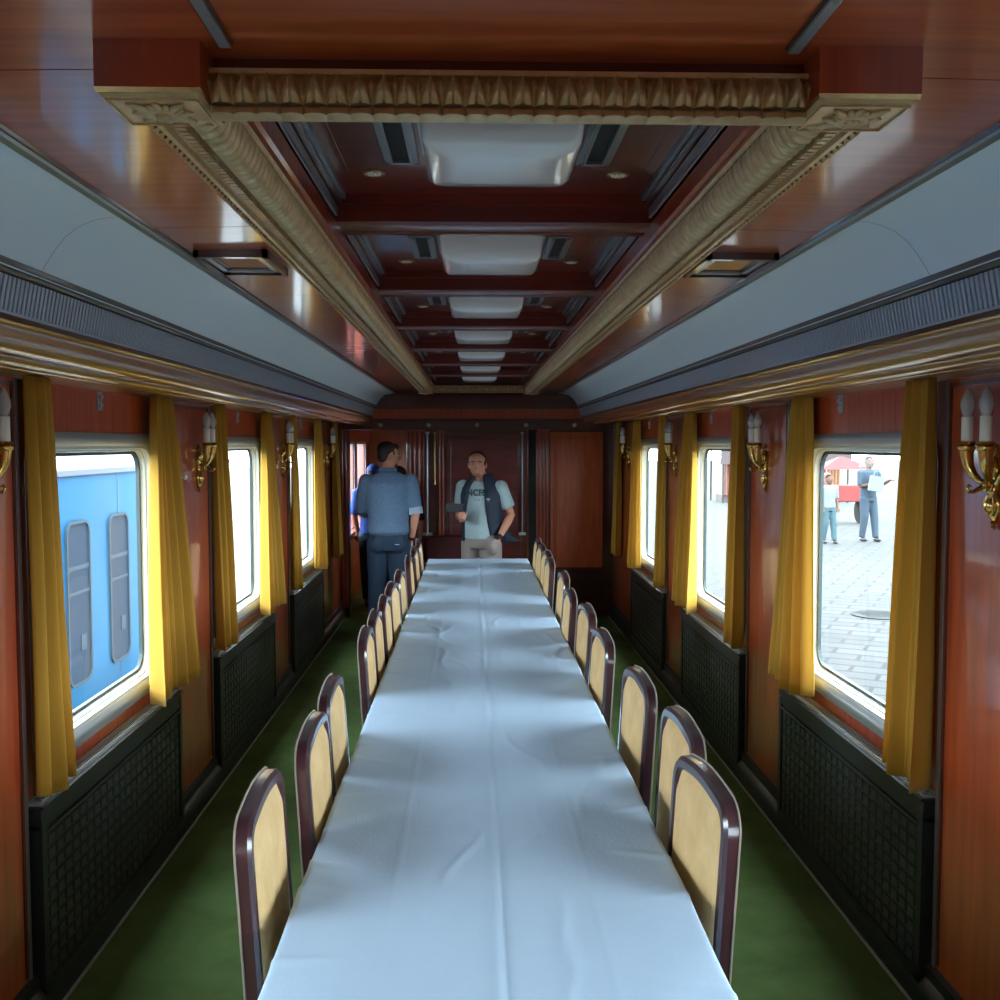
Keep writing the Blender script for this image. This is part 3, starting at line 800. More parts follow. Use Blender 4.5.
# ------------------------------------------------------------------ chairs (local: faces +x, seat centre at origin)
def chair():
    r = empty('dining_chair', (0, 0, 0))
    def tilt(z): return -.20 - max(0, z - .42) * .06
    hw = .208; zt = .988; R = .075
    path = [(-hw, .0)]
    for z in (.2, .42, .6, .75, zt - R - .015): path.append((-hw, z))
    for i in range(1, 6):
        a = PI - PI / 2 * i / 6; path.append((-hw + R + R * math.cos(a), zt - R - .01 + R * math.sin(a)))
    n = 8
    top = [(-hw + R + (2 * hw - 2 * R) * i / n, zt - .01 + .012 * math.sin(PI * i / n)) for i in range(n + 1)]
    path += top; path += [(-y, z) for y, z in reversed(path[:11])]
    # outer frame: rectangular section swept along the path
    def sweep(b, path, w, d, off=0, mi=0, r=0):
        rings = []
        for i, (y, z) in enumerate(path):
            y0, z0 = path[max(0, i - 1)]; y1, z1 = path[min(len(path) - 1, i + 1)]
            tv = V((y1 - y0, z1 - z0)).normalized(); nv = V((-tv.y, tv.x))   # outward (left of travel is out)
            ring = []
            for a, c in ((0, -1), (.0, .55), (-.25, 1), (-.8, 1), (-1, .6), (-1, -.6), (-.8, -1)):
                yy, zz = y + nv.x * (a * w + off), z + nv.y * (a * w + off)
                ring.append((tilt(zz) + c * d / 2, yy, zz))
            rings.append(ring)
        b.loft(rings, mi)
    b = MB(); sweep(b, path, .033, .036)
    # bottom rail of the back
    b.box(-.222, -.196, -.17, .17, .48, .52)
    fr = b.build('back_frame', 'chairwood', r, smooth=True, angle=35)
    b = MB()
    pin = [(y, z) for y, z in path if z > .40]
    pts = [(tilt(z) - .016, y * 1.006, z + (.002 if z > .9 else 0)) for y, z in pin]
    b.tube(pts, .0026, 6); b.build('piping', 'piping', fr, smooth=True)
    # upholstered back pad
    b = MB()
    hi = hw - .029; zi = zt - .038; z0 = .515; Rr = .055
    ol = [(-hi, z0), (-hi, .65), (-hi, .8)]
    for i in range(0, 6):
        a = PI - PI / 2 * i / 5; ol.append((-hi + Rr + Rr * math.cos(a), zi - Rr + Rr * math.sin(a)))
    ol += [(-y, z) for y, z in reversed(ol)]
    cz = (z0 + zi) / 2
    def ring(k, off): return [(tilt(cz + (z - cz) * k) + off, y * k, cz + (z - cz) * k) for y, z in ol]
    b.loft([ring(.6, -.021), ring(.88, -.017), ring(1, -.006), ring(1, .006), ring(.88, .019), ring(.6, .024)])
    b.build('back_pad', 'cream', r, smooth=True, angle=60)
    b = MB()
    def sr(k, z): return [(x * k, y * k, z) for x, y in ((-.19, -.185), (.17, -.215), (.195, -.19), (.195, .19), (.17, .215), (-.19, .185))]
    b.loft([sr(.9, .405), sr(1, .415), sr(1, .445), sr(.93, .465), sr(.6, .475)])
    b.build('seat', 'cream', r, smooth=True, angle=60)
    b = MB(); b.loft([sr(.98, .35), sr(1.0, .355), sr(1.0, .408), sr(.98, .41)]); b.build('seat_rail', 'chairwood', r)
    for sy in (-1, 1):
        b = MB(); y = sy * .185
        b.loft([[(.165 + i * h, y + j * h, z) for i, j in ((-1, -1), (1, -1), (1, 1), (-1, 1))] for h, z in ((.012, 0), (.016, .2), (.021, .36))])
        b.build('leg', 'chairwood', r, bevel=.003)
    return r
ch0 = chair(); first = True
LC = [(2.19, .520), (2.70, .485), (3.17, .50), (4.07, .485), (4.50, .49), (4.95, .488), (5.43, .488), (5.97, .485), (6.75, .48), (7.38, .48), (8.0, .48)]
RC = [(2.24, .500), (2.72, .545), (3.25, .512), (3.98, .485), (4.64, .495), (5.14, .465), (5.86, .495), (6.60, .47), (7.06, .485), (7.5, .475), (8.0, .48)]
NTH = ['nearest', 'second nearest', 'third nearest', 'fourth', 'fifth', 'sixth', 'seventh', 'eighth', 'ninth', 'tenth', 'last']
rc = random.Random(5)
for s, lst, sn in ((-1, LC, 'left'), (1, RC, 'right')):
    for i, (y, xb) in enumerate(lst):
        o = ch0 if first else copy_tree(ch0); first = False
        rz = (0 if s < 0 else PI) + rc.uniform(-.03, .03) + (0 if s < 0 else .02)
        if i == 0: rz = .02 if s < 0 else PI + .075
        if i == 2 and s > 0: rz = PI + .035
        o.location = (s * (xb - .232), y + .03, 0); o.rotation_euler = (0, 0, rz)
        tag(o, '%s cream-backed dark wood chair from the camera along the %s side of the table' % (NTH[i], sn), 'chair', 'chairs along the %s side of the table' % sn)
# red leather armchair at the far end
ac = empty('armchair', (-.27, 9.66, 0), 'low dark red leather armchair behind the far end of the table', 'armchair')
b = MB(); b.box(-.24, .24, -.28, .24, .18, .42); b.build('seat', 'redleather', ac, bevel=.03)
b = MB(); b.loft([[(x, .20 + (z - .4) * .12 + d, z) for x, z in rrect(-.24, .24, .38, .84, .07)] for d in (0, .09)]); b.build('backrest', 'redleather', ac, bevel=.02)
for s in (-1, 1):
    b = MB(); b.box(s * .24, s * .31, -.27, .24, .18, .60); b.build('armrest', 'redleather', ac, bevel=.025)
    for q in (-1, 1):
        b = MB(); b.box(s * .24 - .02, s * .24 + .02, q * .22 - .02, q * .22 + .02, 0, .18); b.build('leg', 'chairwood', ac)

# ------------------------------------------------------------------ people
def remesh(o, vox, sm=4):
    m = o.modifiers.new('remesh', 'REMESH'); m.mode = 'VOXEL'; m.voxel_size = vox; m.use_smooth_shade = True
    if sm:
        n = o.modifiers.new('smooth', 'SMOOTH'); n.iterations = sm; n.factor = .5
    return o
def seg(b, pts, rad, n=12):
    # resample with smooth radii
    b.tube(pts, rad, n)
def hand(b, wrist, d, palmn, curl=.3, scale=1):
    """d: pointing direction, palmn: palm normal, side vector = d x palmn"""
    d = V(d).normalized(); pn = V(palmn); pn = (pn - d * pn.dot(d)).normalized(); sd = d.cross(pn)
    w = V(wrist); k = scale
    palm = w + d * .045 * k
    rot = Matrix((sd, pn, d)).transposed()
    b.ell(palm, (.040 * k, .016 * k, .052 * k), 12, 8, rot=rot)
    for i, (off, ln) in enumerate(((-.030, .070), (-.010, .080), (.010, .076), (.029, .060))):
        p = w + d * .082 * k + sd * off * k; a = curl * .6; pts = [p - d * .02 * k, p]; dd = d.copy()
        for q in range(3):
            a2 = a * (q + 1); dd = (d * math.cos(a2) + pn * math.sin(a2)); p = p + dd * ln / 3 * k; pts.append(p.copy())
        b.tube(pts, [.010 * k, .0095 * k, .009 * k, .0085 * k, .007 * k], 8)
    p = w + d * .03 * k - sd * .030 * k
    b.tube([p, p - sd * .018 * k + d * .02 * k, p - sd * .02 * k + d * .045 * k + pn * .012 * k * (1 + curl), p - sd * .010 * k + d * .065 * k + pn * .022 * k * (1 + curl)], [.012 * k, .012 * k, .010 * k, .008 * k], 8)
def head_mesh(b, c, R, k=1.0):
    c = V(c)
    def e(o, r): b.ell(c + R @ (V(o) * k), tuple(q * k for q in r), 18, 12, rot=R)
    e((0, .012, .035), (.079, .094, .080))      # cranium
    e((0, -.012, -.02), (.072, .080, .084))      # face
    e((0, -.045, -.074), (.046, .038, .032))     # jaw / chin
    e((0, -.088, -.012), (.011, .014, .024)); e((0, -.098, -.026), (.015, .014, .012))  # nose
    e((0, -.080, .020), (.052, .014, .010))      # brow
    e((0, -.082, -.056), (.022, .009, .007))     # lips
    for s in (-1, 1):
        e((s * .080, .012, -.008), (.010, .020, .032)); e((s * .042, -.062, -.028), (.022, .02, .02))
def person(name, loc, rz, label, J, group=None):
    """J: dict with joints in local coords (facing -y)."""
    r = empty(name, loc, label, 'person', group, rz)
    H = J.get('k', 1.0)
    R = Matrix.Rotation(J.get('hz', 0), 3, 'Z') @ Matrix.Rotation(J.get('hx', 0), 3, 'X')
    hc = V(J['head'])
    b = MB()
    T = J['torso']           # rings cx cy cz rx ry
    b.rings(T, 20)
    nk = V((T[-1][0], T[-1][1], T[-1][2]))
    b.tube([nk - V((0, 0, .04)), nk.lerp(hc, .35), hc + V((0, .015, -.04))], [.062, .054, .052], 14)
    head_mesh(b, hc, R)
    for A in J['arms']:
        sh, el, wr = [V(q) for q in A['p']]
        b.tube([sh, sh.lerp(el, .3), sh.lerp(el, .7), el, el.lerp(wr, .3), el.lerp(wr, .75), wr], [.052, .050, .042, .038, .040, .030, .026], 12)
        b.ell(sh, (.055, .055, .055), 12, 8)
        if not A.get('nohand'): hand(b, wr, A['d'], A['n'], A.get('curl', .3), A.get('hk', 1))
    for L in J['legs']:
        hp, kn, an = [V(q) for q in L]
        b.tube([hp, hp.lerp(kn, .4), kn, kn.lerp(an, .35), an], [.09, .08, .055, .055, .038], 14)
        b.ell(an + V((0, -.05, -.035)), (.04, .10, .03), 12, 8)
    body = remesh(b.build('body', J.get('skin', 'skin'), r), .0075 if J.get('fine', 1) else .014, 2)
    # face details
    if J.get('face', 1):
        b = MB()
        for s in (-1, 1):
            b.ell(hc + R @ V((s * .029, -.085, .004)), (.009, .004, .0045), 10, 6, rot=R)
        b.build('eyes', 'eye', r, smooth=True)
        b = MB()
        for s in (-1, 1):
            b.ell(hc + R @ V((s * .029, -.0885, .004)), (.0045, .0025, .0045), 8, 6, rot=R)
            b.tube([hc + R @ V((s * .014, -.094, .022)), hc + R @ V((s * .032, -.093, .028)), hc + R @ V((s * .05, -.080, .020))], .0045, 6)
        b.build('eyebrows', 'hair', r, smooth=True)
    return r, R, hc
def clothe(r, name, m, parts, vox=.011, sm=5):
    b = MB()
    for p in parts:
        if p[0] == 'r': b.rings(p[1], 22)
        elif p[0] == 't': b.tube(p[1], p[2], 14)
        elif p[0] == 'e': b.ell(p[1], p[2], 14, 10)
        elif p[0] == 'l': b.loft(p[1])
    return remesh(b.build(name, m, r), vox, sm)
def grow(T, d, z0=None, z1=None):
    return [(a, b_, c, rx + d, ry + d) for a, b_, c, rx, ry in T if (z0 is None or c >= z0) and (z1 is None or c <= z1)]

# --- man facing the camera ---
T1 = [(0, 0, .84, .155, .115), (0, 0, .92, .165, .125), (0, -.01, 1.02, .160, .130), (0, -.01, 1.12, .160, .130), (0, 0, 1.24, .168, .125), (0, .005, 1.33, .172, .115), (0, .01, 1.39, .150, .085), (0, .012, 1.43, .085, .065)]
rA = [(-.180, .01, 1.35), (-.215, -.01, 1.09), (-.12, -.235, 1.10)]
lA = [(.180, .01, 1.35), (.262, .07, 1.10), (.205, -.13, .895)]
J1 = dict(head=(-.03, -.03, 1.565), hz=.22, hx=.0, torso=T1,
          arms=[dict(p=rA, d=(.25, -.9, .15), n=(.8, .2, .1), curl=1.3), dict(p=lA, d=(-.35, -.15, -.9), n=(-.6, .4, .1), curl=.3)],
          legs=[[(-.09, 0, .86), (-.11, -.02, .47), (-.12, .02, .08)], [(.09, 0, .86), (.13, -.04, .47), (.15, .0, .08)]])
m1, R, hc = person('person', (.035, 9.15, 0), -.35, 'man in navy vest and pale grey printed T-shirt beyond the far table end', J1)
clothe(m1, 'tshirt', 'tee', [('r', [(0, -.005, .885, .168, .135)] + grow(T1, .012, .9, 1.4) + [(0, .012, 1.415, .095, .078)]),
    ('e', rA[0], (.073, .073, .073)), ('e', lA[0], (.073, .073, .073)),
    ('t', [rA[0], V(rA[0]).lerp(V(rA[1]), .5), V(rA[0]).lerp(V(rA[1]), .8)], [.070, .066, .064]),
    ('t', [lA[0], V(lA[0]).lerp(V(lA[1]), .45), V(lA[0]).lerp(V(lA[1]), .72)], [.070, .068, .070])])
clothe(m1, 'trousers', 'trouser', [('r', [(0, 0, .80, .165, .125), (0, 0, .93, .172, .133)]),
    ('t', [(-.09, 0, .86), (-.11, -.02, .47), (-.12, .02, .10)], [.105, .08, .065]), ('t', [(.09, 0, .86), (.13, -.04, .47), (.15, .0, .10)], [.105, .08, .065]),
    ('e', (.165, -.145, .825), (.058, .066, .078)), ('e', (.13, -.08, .86), (.06, .06, .07))])
# open vest: shell wrapped from back round to the open front
def shell(z_rings, a0, a1, n=24, th=.012):
    """z_rings (cx,cy,z,rx,ry,a0,a1) open shell"""
    outer = []; 
    for cx, cy, z, rx, ry, b0, b1 in z_rings:
        row = []
        for i in range(n + 1):
            a = b0 + (b1 - b0) * i / n; row.append(V((cx + rx * math.cos(a), cy + ry * math.sin(a), z)))
        outer.append(row)
    return outer
vr = []
for cx, cy, z, rx, ry, o1, o2 in ((0, .03, .83, .190, .165, .95, .75), (0, .02, .92, .186, .155, .75, .72), (0, .005, 1.05, .186, .150, .60, .66), (0, 0, 1.18, .192, .152, .52, .52), (0, .003, 1.28, .196, .146, .42, .42), (0, .008, 1.35, .190, .120, .38, .40), (0, .012, 1.40, .155, .095, .34, .40), (0, .018, 1.445, .100, .085, .40, .45), (0, .02, 1.475, .088, .078, .55, .6)):
    vr.append((cx, cy, z, rx, ry, -PI / 2 + o1 * .9, 1.5 * PI - o2 * 1.05))
b = MB(); b.loft(shell(vr, 0, 0), 0, cap=False, closed=False)
vest = b.build('vest', 'navy', m1, smooth=True, angle=180)
q = vest.modifiers.new('s', 'SOLIDIFY'); q.thickness = .012; q.offset = 0
b = MB(); b.box(.085, .115, -.148, -.140, 1.245, 1.262); b.box(.098, .106, -.149, -.140, 1.236, 1.246)
lg = b.build('vest_logo', 'cuff', m1); lg.rotation_euler = (0, 0, .1); lg['label'] = 'small white emblem on the vest'; lg.location = (-.005, .004, 0)
# vest tail flare on his left
b = MB(); b.loft([[(.14, .02, 1.04), (.18, .06, 1.06), (.15, .13, 1.05)], [(.17, .03, .92), (.27, .10, .90), (.20, .17, .90)], [(.17, .03, .845), (.33, .12, .86), (.24, .20, .84)]], 0, cap=False, closed=False)
o = b.build('vest_flap', 'navy', m1, smooth=True, angle=180); q = o.modifiers.new('s', 'SOLIDIFY'); q.thickness = .012
# hair: receding, short dark at sides/top
b = MB(); b.ell(hc + R @ V((0, .022, .044)), (.081, .091, .078), 18, 12, rot=R)
for s in (-1, 1): b.ell(hc + R @ V((s * .066, .012, .015)), (.018, .045, .05), 10, 8, rot=R)
remesh(b.build('hair', 'hair', m1), .008, 2)
# stubble beard
b = MB(); b.ell(hc + R @ V((0, -.050, -.085)), (.040, .036, .026), 14, 8, rot=R); b.build('beard', mat('stubble', (.32, .16, .12), .8), m1, smooth=True)
# watch on his left wrist
w = V(lA[1]).lerp(V(lA[2]), .93); dd = (V(lA[2]) - V(lA[1])).normalized()
b = MB(); b.tube([w - dd * .016, w + dd * .016], .036, 16); b.ell(w + V((0, -.034, 0)), (.018, .008, .018), 12, 6); b.build('wristwatch', 'blackp', m1, smooth=True, angle=50)
for s in (-1, 1):
    b = MB(); b.ell((s * .125 + .01, -.06, .045), (.05, .13, .045), 14, 8); b.build('shoe', 'shoe', m1, smooth=True)
# lettering across the chest
def text(parent, s, size, loc, rot, m, ext=.001):
    cu = bpy.data.curves.new('t', 'FONT'); cu.body = s; cu.size = size; cu.extrude = ext; cu.align_x = 'CENTER'; cu.offset = size * .03
    to = bpy.data.objects.new('t', cu); COL.objects.link(to)
    me = bpy.data.meshes.new_from_object(to.evaluated_get(bpy.context.evaluated_depsgraph_get()))
    bpy.data.objects.remove(to)
    me.materials.clear(); me.materials.append(M[m]); o = bpy.data.objects.new('shirt_lettering', me); COL.objects.link(o)
    o.parent = parent; o.location = loc; o.rotation_euler = rot; return o
text(m1, 'NCFS', .080, (0, -.141, 1.285), (PI / 2, 0, 0), 'print')
text(m1, '- -', .05, (.01, -.146, 1.235), (PI / 2, 0, 0), 'print')
# phone held in his right hand (thing of its own)
b = MB(); b.loft([[(x, y, z) for x, z in rrect(-.038, .038, -.075, .075, .010)] for y in (-.004, .004)]); b.loft([[(x, y, z) for x, z in rrect(-.034, .034, -.068, .068, .006)] for y in (.004, .005)], 1)
ph = b.build('smartphone', ['blackp', 'print'], bevel=.001)
ph.location = (m1.matrix_world if False else Matrix.Translation((.035, 9.15, 0)) @ Matrix.Rotation(-.35, 4, 'Z')) @ V((-.13, -.345, 1.185))
ph.rotation_euler = (.5, PI / 2, .3)
tag(ph, 'black smartphone held in the raised hand of the man in the vest', 'phone')

# --- man seen from behind in the doorway aisle ---
T2 = [(0, 0, .88, .165, .125), (0, 0, .96, .165, .125), (0, 0, 1.06, .160, .120), (0, 0, 1.18, .172, .122), (0, 0, 1.30, .185, .122), (0, .005, 1.40, .188, .110), (0, .01, 1.46, .155, .082), (0, .012, 1.50, .085, .065)]
# facing -y locally, turned 180 deg: his right arm is at local -x -> picture right
ra = [(-.20, .01, 1.42), (-.245, .03, 1.14), (-.20, -.03, .89)]
la = [(.20, .01, 1.42), (.245, -.06, 1.16), (.16, -.22, 1.06)]
J2 = dict(head=(0, -.03, 1.645), hz=-1.0, hx=.12, torso=T2,
          arms=[dict(p=ra, d=(.1, -.2, -1), n=(.9, -.3, 0), curl=.5), dict(p=la, d=(-.6, -.7, 0), n=(0, 0, 1), curl=.6)],
          legs=[[(-.09, 0, .90), (-.10, -.02, .50), (-.11, .02, .08)], [(.09, 0, .90), (.10, -.02, .50), (.11, .02, .08)]])
m2, R, hc = person('person', (-.80, 8.98, 0), PI, 'dark-haired man in blue-grey shirt and navy trousers seen from behind left of the table', J2)
clothe(m2, 'shirt', 'denim', [('r', [(0, 0, .935, .172, .134), (0, .012, .97, .19, .150)] + [(a, b_ + .004, c, rx + .022, ry + .022) for a, b_, c, rx, ry in T2[2:6]] + [(0, .01, 1.465, .160, .095), (0, .012, 1.505, .080, .074)]),
    ('e', ra[0], (.066, .068, .066)), ('e', la[0], (.066, .068, .066)),
    ('t', [ra[0], V(ra[0]).lerp(V(ra[1]), .5), V(ra[0]).lerp(V(ra[1]), .95)], [.066, .066, .060]),
    ('t', [la[0], V(la[0]).lerp(V(la[1]), .5), la[1], V(la[1]).lerp(V(la[2]), .4)], [.066, .067, .062, .055]),
    ('e', (0, .10, 1.0), (.14, .05, .05))])
c = V(ra[0]).lerp(V(ra[1]), .93); dd = (V(ra[1]) - V(ra[0])).normalized()
b = MB(); b.tube([c - dd * .025, c + dd * .035], [.066, .064], 18); b.build('rolled_cuff', 'cuff', m2, smooth=True, angle=50)
b = MB(); b.tube([(-.075, .05, 1.52), (0, .078, 1.525), (.075, .05, 1.52)], .018, 8); b.build('collar', 'denim', m2, smooth=True)
clothe(m2, 'trousers', 'navyt', [('r', [(0, 0, .80, .175, .135), (0, 0, .90, .178, .14), (0, 0, .965, .170, .13)]),
    ('t', [(-.09, 0, .88), (-.10, -.02, .50), (-.11, .02, .10)], [.112, .092, .078]), ('t', [(.09, 0, .88), (.10, -.02, .50), (.11, .02, .10)], [.112, .092, .078]),
    ('e', (-.08, .075, .86), (.085, .07, .09)), ('e', (.08, .075, .86), (.085, .07, .09))])
b = MB(); b.box(-.105, -.065, .146, .150, .858, .864); o = b.build('pocket_mark', 'cuff', m2); o['label'] = 'small pale mark on the back pocket'
b = MB()
b.ell(hc + R @ V((0, .026, .046)), (.082, .092, .084), 18, 12, rot=R); b.ell(hc + R @ V((0, .062, -.01)), (.066, .046, .058), 14, 10, rot=R)
b.ell(hc + R @ V((0, -.045, .085)), (.060, .045, .034), 14, 10, rot=R)
for s in (-1, 1): b.ell(hc + R @ V((s * .066, .0, .02)), (.012, .03, .04), 10, 8, rot=R)
remesh(b.build('hair', 'hair', m2), .008, 2)
b = MB(); b.ell(hc + R @ V((0, -.050, -.080)), (.046, .044, .034), 14, 8, rot=R); b.build('beard', 'hair', m2, smooth=True)
b = MB()
for s in (-1, 1):
    cc = hc + R @ V((s * .030, -.102, .004))
    b.tube([cc + R @ V((.022 * math.cos(a), 0, .017 * math.sin(a))) for a in [2 * PI * i / 14 for i in range(15)]], .0022, 6)
    b.tube([cc + R @ V((s * .022, 0, .004)), hc + R @ V((s * .078, -.05, .006)), hc + R @ V((s * .080, .01, .004))], .002, 6)
b.build('eyeglasses', 'alu', m2, smooth=True)
w = V(ra[1]).lerp(V(ra[2]), .95); dd = (V(ra[2]) - V(ra[1])).normalized()
b = MB(); b.tube([w - dd * .013, w + dd * .013], .034, 16); b.build('wristwatch', 'blackp', m2, smooth=True, angle=50)
for s in (-1, 1):
    b = MB(); b.ell((s * .11, -.06, .045), (.05, .13, .045), 14, 8); b.build('shoe', 'shoe', m2, smooth=True)

# --- two people farther off, beyond the doorway ---
def simple_person(name, loc, rz, label, k, top, bottom, hairm='hair', arms=None, cap=None, group=None, bag=None):
    T = [(0, 0, .88, .15, .11), (0, 0, 1.05, .145, .11), (0, 0, 1.25, .165, .115), (0, 0, 1.38, .17, .10), (0, .01, 1.43, .10, .07)]
    A = arms or [[(-.19, 0, 1.36), (-.235, .02, 1.10), (-.20, -.06, .88)], [(.19, 0, 1.36), (.235, .02, 1.10), (.20, -.06, .88)]]
    L = [[(-.09, 0, .88), (-.10, -.03, .48), (-.11, .03, .08)], [(.09, 0, .88), (.10, -.07, .48), (.10, -.12, .08)]]
    J = dict(head=(0, -.02, 1.575), torso=T, arms=[dict(p=a, d=(0, -.3, -1) if a[2][2] < 1 else (0, -1, .2), n=(0, -1, 0), curl=.6) for a in A], legs=L, fine=0, skin='skin_dimmed' if loc[1] > 15 else 'skin', face=0 if loc[1] > 15 else 1)
    if loc[1] > 15: hairm = 'hair_black'
    r, R, hc = person(name, loc, rz, label, J, group)
    parts = [('r', grow(T, .02))]
    for a in A: parts.append(('e', a[0], (.072, .072, .072))); parts.append(('t', [a[0], V(a[0]).lerp(V(a[1]), .95)], [.068, .058]))
    clothe(r, 'shirt', top, parts, .014)
    clothe(r, 'trousers', bottom, [('r', [(0, 0, .80, .16, .12), (0, 0, .95, .16, .12)])] + [('t', l, [.10, .08, .06]) for l in L], .014)
    b = MB(); b.ell(hc + V((0, .02, .045)), (.08, .09, .08), 14, 10); b.ell(hc + V((0, .055, -.01)), (.066, .045, .06), 12, 8); b.build('hair', hairm, r, smooth=True)
    if cap:
        b = MB(); b.ell(hc + V((0, .01, .06)), (.088, .10, .075), 14, 10); b.ell(hc + V((0, -.10, .045)), (.06, .06, .010), 12, 6); b.build('cap', cap, r, smooth=True)
    for l in L:
        b = MB(); b.ell(V(l[2]) + V((0, -.05, -.035)), (.05, .12, .042), 12, 8); b.build('shoe', 'shoe', r, smooth=True)
    r.scale = (k, k, k); return r
simple_person('person', (-1.10, 10.7, 0), PI, 'person in a blue cap and blue top mostly hidden behind the man seen from behind', .90, 'blue', 'navyt', cap='blue')
simple_person('person', (-.76, 9.72, 0), PI - .2, 'dark-haired person half hidden beyond the right shoulder of the man seen from behind', .905, 'navy', 'navyt')

# ------------------------------------------------------------------ outside
GZ = -.22
b = MB(); b.box(1.58, 90, -30, 120, GZ - .1, GZ); struct(b.build('ground_plaza', 'plaza'))
b = MB(); b.box(-60, -1.60, -30, 120, -1.15, -1.05); struct(b.build('ground_track', 'gravel'))
simple_person('person', (7.95, 20.0, GZ), .3, 'adult in slate blue shirt walking on the plaza carrying a pale bag in front', 1.02, 'slate', 'slate',
              arms=[[(-.19, 0, 1.36), (-.22, -.03, 1.10), (-.06, -.22, 1.15)], [(.19, 0, 1.36), (.26, -.06, 1.12), (.30, -.26, 1.22)]])
b = MB(); b.box(-.13, .13, -.06, .06, -.15, .15); b.tube([(-.08, 0, .15), (-.06, 0, .24), (.06, 0, .24), (.08, 0, .15)], .008, 6)
o = b.build('shoulder_bag', 'bagcloth', bevel=.03); o.location = (7.97, 19.66, GZ + 1.18); o.rotation_euler = (0, .15, 0); tag(o, 'pale bag held against the chest of the walking adult outside', 'bag')
simple_person('person', (7.15, 20.6, GZ), -.4, 'person in pink top walking beside the slate blue adult on the plaza', .96, 'pink', 'cuff')
simple_person('person', (7.0, 19.6, GZ), .2, 'smaller person in grey top and teal trousers at the left edge of the right window', .72 * 1.12, 'bagcloth', 'teal')
# red cart beyond them
ct = empty('market_cart', (9.1, 24.6, GZ), 'red covered cart standing far out on the plaza', 'cart')
b = MB(); b.box(-.5, .5, -.35, .35, .55, .95); b.build('cart_body', 'redfab', ct, bevel=.03)
b = MB(); b.loft([[(x, y, z) for x, y in ((-.65, -.45), (.65, -.45), (.65, .45), (-.65, .45))] for z in (1.35,)] + [[(x * .1, y * .1, 1.65) for x, y in ((-.65, -.45), (.65, -.45), (.65, .45), (-.65, .45))]]); b.build('canopy', 'redfab', ct)
for x in (-.48, .48):
    b = MB(); b.tube([(x, 0, .9), (x, 0, 1.38)], .02, 8); b.build('pole', 'iron', ct)
    b = MB(); b.lathe([(.28, -.03), (.30, -.03), (.30, .03), (.28, .03)], (x, 0, .30), 'x', 20); b.build('wheel', 'iron', ct)
# kiosk stall with awning
ks = empty('market_stall', (10.4, 34, GZ), 'distant market stall with brown awning and pink and orange cloths', 'market stall')
b = MB(); b.prism_x([(-.9, 1.75), (.9, 2.05), (.9, 2.12), (-.9, 1.82), (-.9, 1.3), (-.88, 1.3)], -2.2, 2.2); b.build('awning', 'awning', ks)
for x in (-2.1, 2.1):
    for y in (-.85, .85):
        b = MB(); b.tube([(x, y, 0), (x, y, 2.0)], .03, 8); b.build('post', 'iron', ks)
cols = ['pink', 'orange', 'redfab', 'pink', 'orange', 'pink', 'redfab', 'orange']
for i, cm in enumerate(cols):
    b = MB(); x0 = -2.0 + i * .5
    b.loft([[(x0 + .44 * t, -.6 + .04 * math.sin(t * 25 + i), z) for t in [q / 16 for q in range(17)]] for z in (.25 + .1 * (i % 3), 1.5)], 0, cap=False, closed=False)
    b.build('hanging_cloth', cm, ks, smooth=True)
b = MB(); b.box(-2, 2, -.5, .5, .0, .25); b.build('counter', 'awning', ks)
b = MB(); b.lathe([(.0005, 0), (.26, 0), (.30, .002), (.30, .012), (.25, .012), (.24, .008), (.0005, .008)], (0, 0, 0), n=28)
for i in range(5): b.box(-.18, .18, -.16 + i * .08, -.14 + i * .08, .006, .012)
o = b.build('manhole_cover', 'iron', smooth=True, angle=40); o.location = (4.62, 11.3, GZ); tag(o, 'round grey manhole cover in the pale plaza paving', 'manhole cover')

# blue railcar on the neighbouring track
rcx = -3.6
tr = empty('passenger_railcar', (rcx, 6, -1.05), 'bright blue railway carriage with rounded windows standing on the next track', 'railway carriage')
TZ = 1.05
b = MB(); z = lambda a: a + TZ
b.prism_y([(0, z(-.75)), (.0, z(1.47)), (-.04, z(1.50)), (-2.7, z(1.50)), (-2.74, z(1.47)), (-2.74, z(-.75))], -6, 8.6, 0)
for yy in [-5.5 + 1.6 * i for i in range(9)]: b.box(.0, .004, yy - .006, yy + .006, z(-.7), z(1.45), 1)
b.build('car_body', ['trainblue', 'trainroof'], tr, smooth=True, angle=30)
b = MB(); b.prism_y([(.03, z(1.47)), (.035, z(1.52)), (-.1, z(1.60)), (-1.37, z(1.64)), (-2.65, z(1.60)), (-2.78, z(1.52)), (-2.77, z(1.47))], -6.05, 8.65)
b.build('roof', 'trainroof', tr, smooth=True, angle=30)
b = MB(); b.prism_y([(-.3, z(-.75)), (-.3, z(-.95)), (-2.4, z(-.95)), (-2.4, z(-.75))], -5.6, 8.2); b.build('underframe', 'iron', tr)
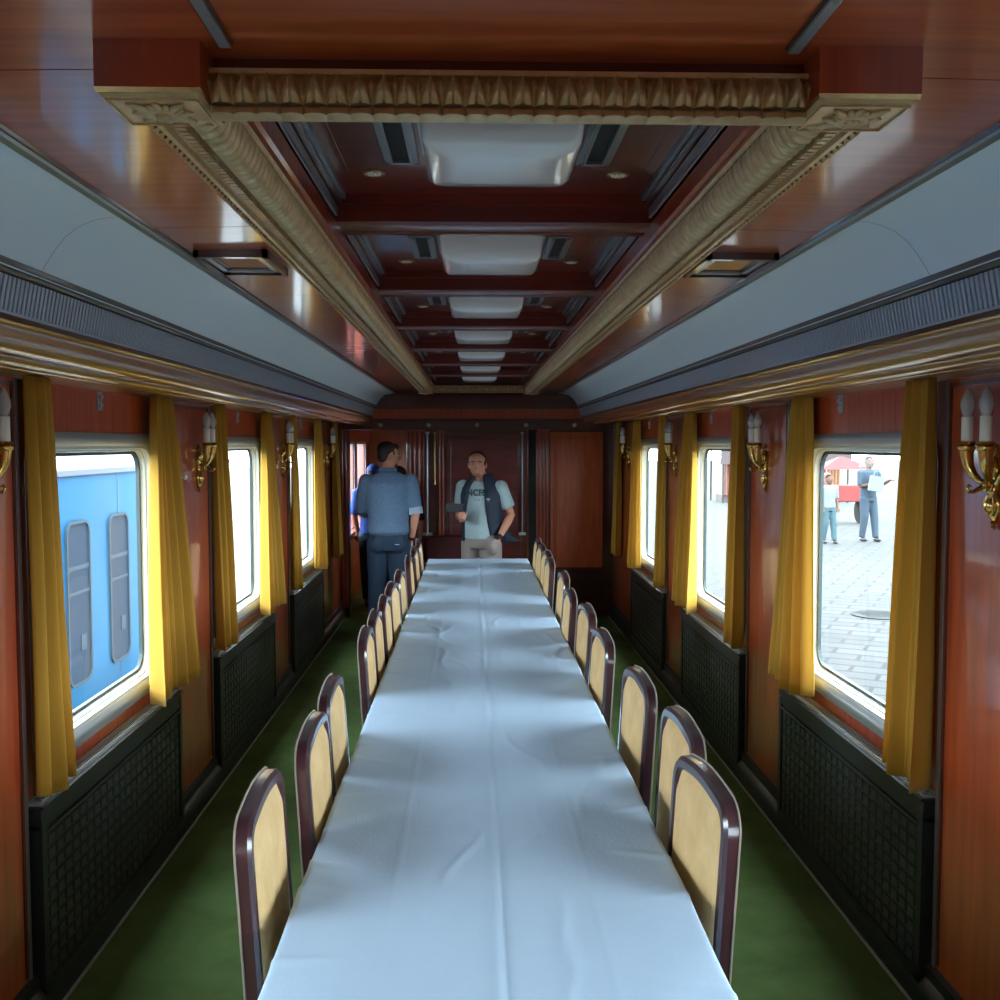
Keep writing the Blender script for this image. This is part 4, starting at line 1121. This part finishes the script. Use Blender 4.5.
for i in range(13):
    yc = -5.19 + 1.03 * i
    b = MB(); out = rrect(yc - .27, yc + .27, z(-.42), z(1.06), .12); inn = rrect(yc - .245, yc + .245, z(-.395), z(1.035), .10)
    b.loft([[(.0, y, q) for y, q in out], [(.02, y, q) for y, q in out], [(.02, y, q) for y, q in inn], [(.004, y, q) for y, q in inn]], 0, cap=False)
    w = b.build('window', 'trainpale', tr)
    b = MB(); b.add([(.006, y, q) for y, q in inn], [tuple(range(28))]); b.build('pane', 'trainwin', w)
    b = MB(); b.box(.006, .012, yc - .24, yc + .24, z(.62), z(.66)); b.box(.006, .012, yc - .24, yc + .24, z(.40), z(.43)); b.box(.006, .014, yc + .02, yc + .14, z(-.12), z(.02))
    b.build('pane_bars', 'trainpale', w)
for yc in (-4.4, 7.0):
    for dy in (-.55, .55):
        for s in (-.55, -2.15):
            b = MB(); b.lathe([(.30, -.06), (.44, -.05), (.44, .06), (.2, .06)], (s, yc + dy, .44), 'x', 24); b.build('wheel', 'iron', tr)

# ------------------------------------------------------------------ light
w = bpy.data.worlds.new('sky'); SC.world = w; w.use_nodes = True
bg = w.node_tree.nodes['Background']; bg.inputs[0].default_value = (.76, .90, 1.0, 1); bg.inputs[1].default_value = 8
# light portals in the real window openings (they only guide sky sampling)
def portal(x, yc, zc, sy, sz, s):
    l = bpy.data.lights.new('window_portal', 'AREA'); l.shape = 'RECTANGLE'; l.size = sz; l.size_y = sy
    l.cycles.is_portal = True
    o = bpy.data.objects.new('window_portal', l); COL.objects.link(o); o.location = (x, yc, zc)
    o.rotation_euler = (0, math.radians(90) * (1 if s > 0 else -1), 0)
for s in (-1, 1):
    for k in BAYS:
        y0, y1 = bay(k); portal(s * 1.48, (y0 + y1) / 2, 1.245, 1.08, .92, s)
for w0, w1 in W: portal(-1.53, (w0 + w1) / 2, 1.27, .92, .97, -1)

# ------------------------------------------------------------------ camera
cam = bpy.data.cameras.new('camera'); co = bpy.data.objects.new('camera', cam); COL.objects.link(co)
cam.sensor_width = 36; cam.lens = 36; cam.clip_start = .05; cam.clip_end = 500
p = math.atan(56 / 1000); ya = math.atan(27 * math.cos(p) / 1000)
co.location = (CX, 0, 1.75); co.rotation_euler = (PI / 2 - p, 0, -ya)
SC.camera = co
SC.view_settings.view_transform = 'Standard'; SC.view_settings.look = 'None'
SC.view_settings.exposure = 1.15; SC.view_settings.gamma = 1; SC.view_settings.use_curve_mapping = False
SC.cycles.max_bounces = 10; SC.cycles.diffuse_bounces = 6; SC.cycles.glossy_bounces = 5; SC.cycles.transparent_max_bounces = 12
SC.cycles.sample_clamp_indirect = 6
SC.cycles.use_denoising = True
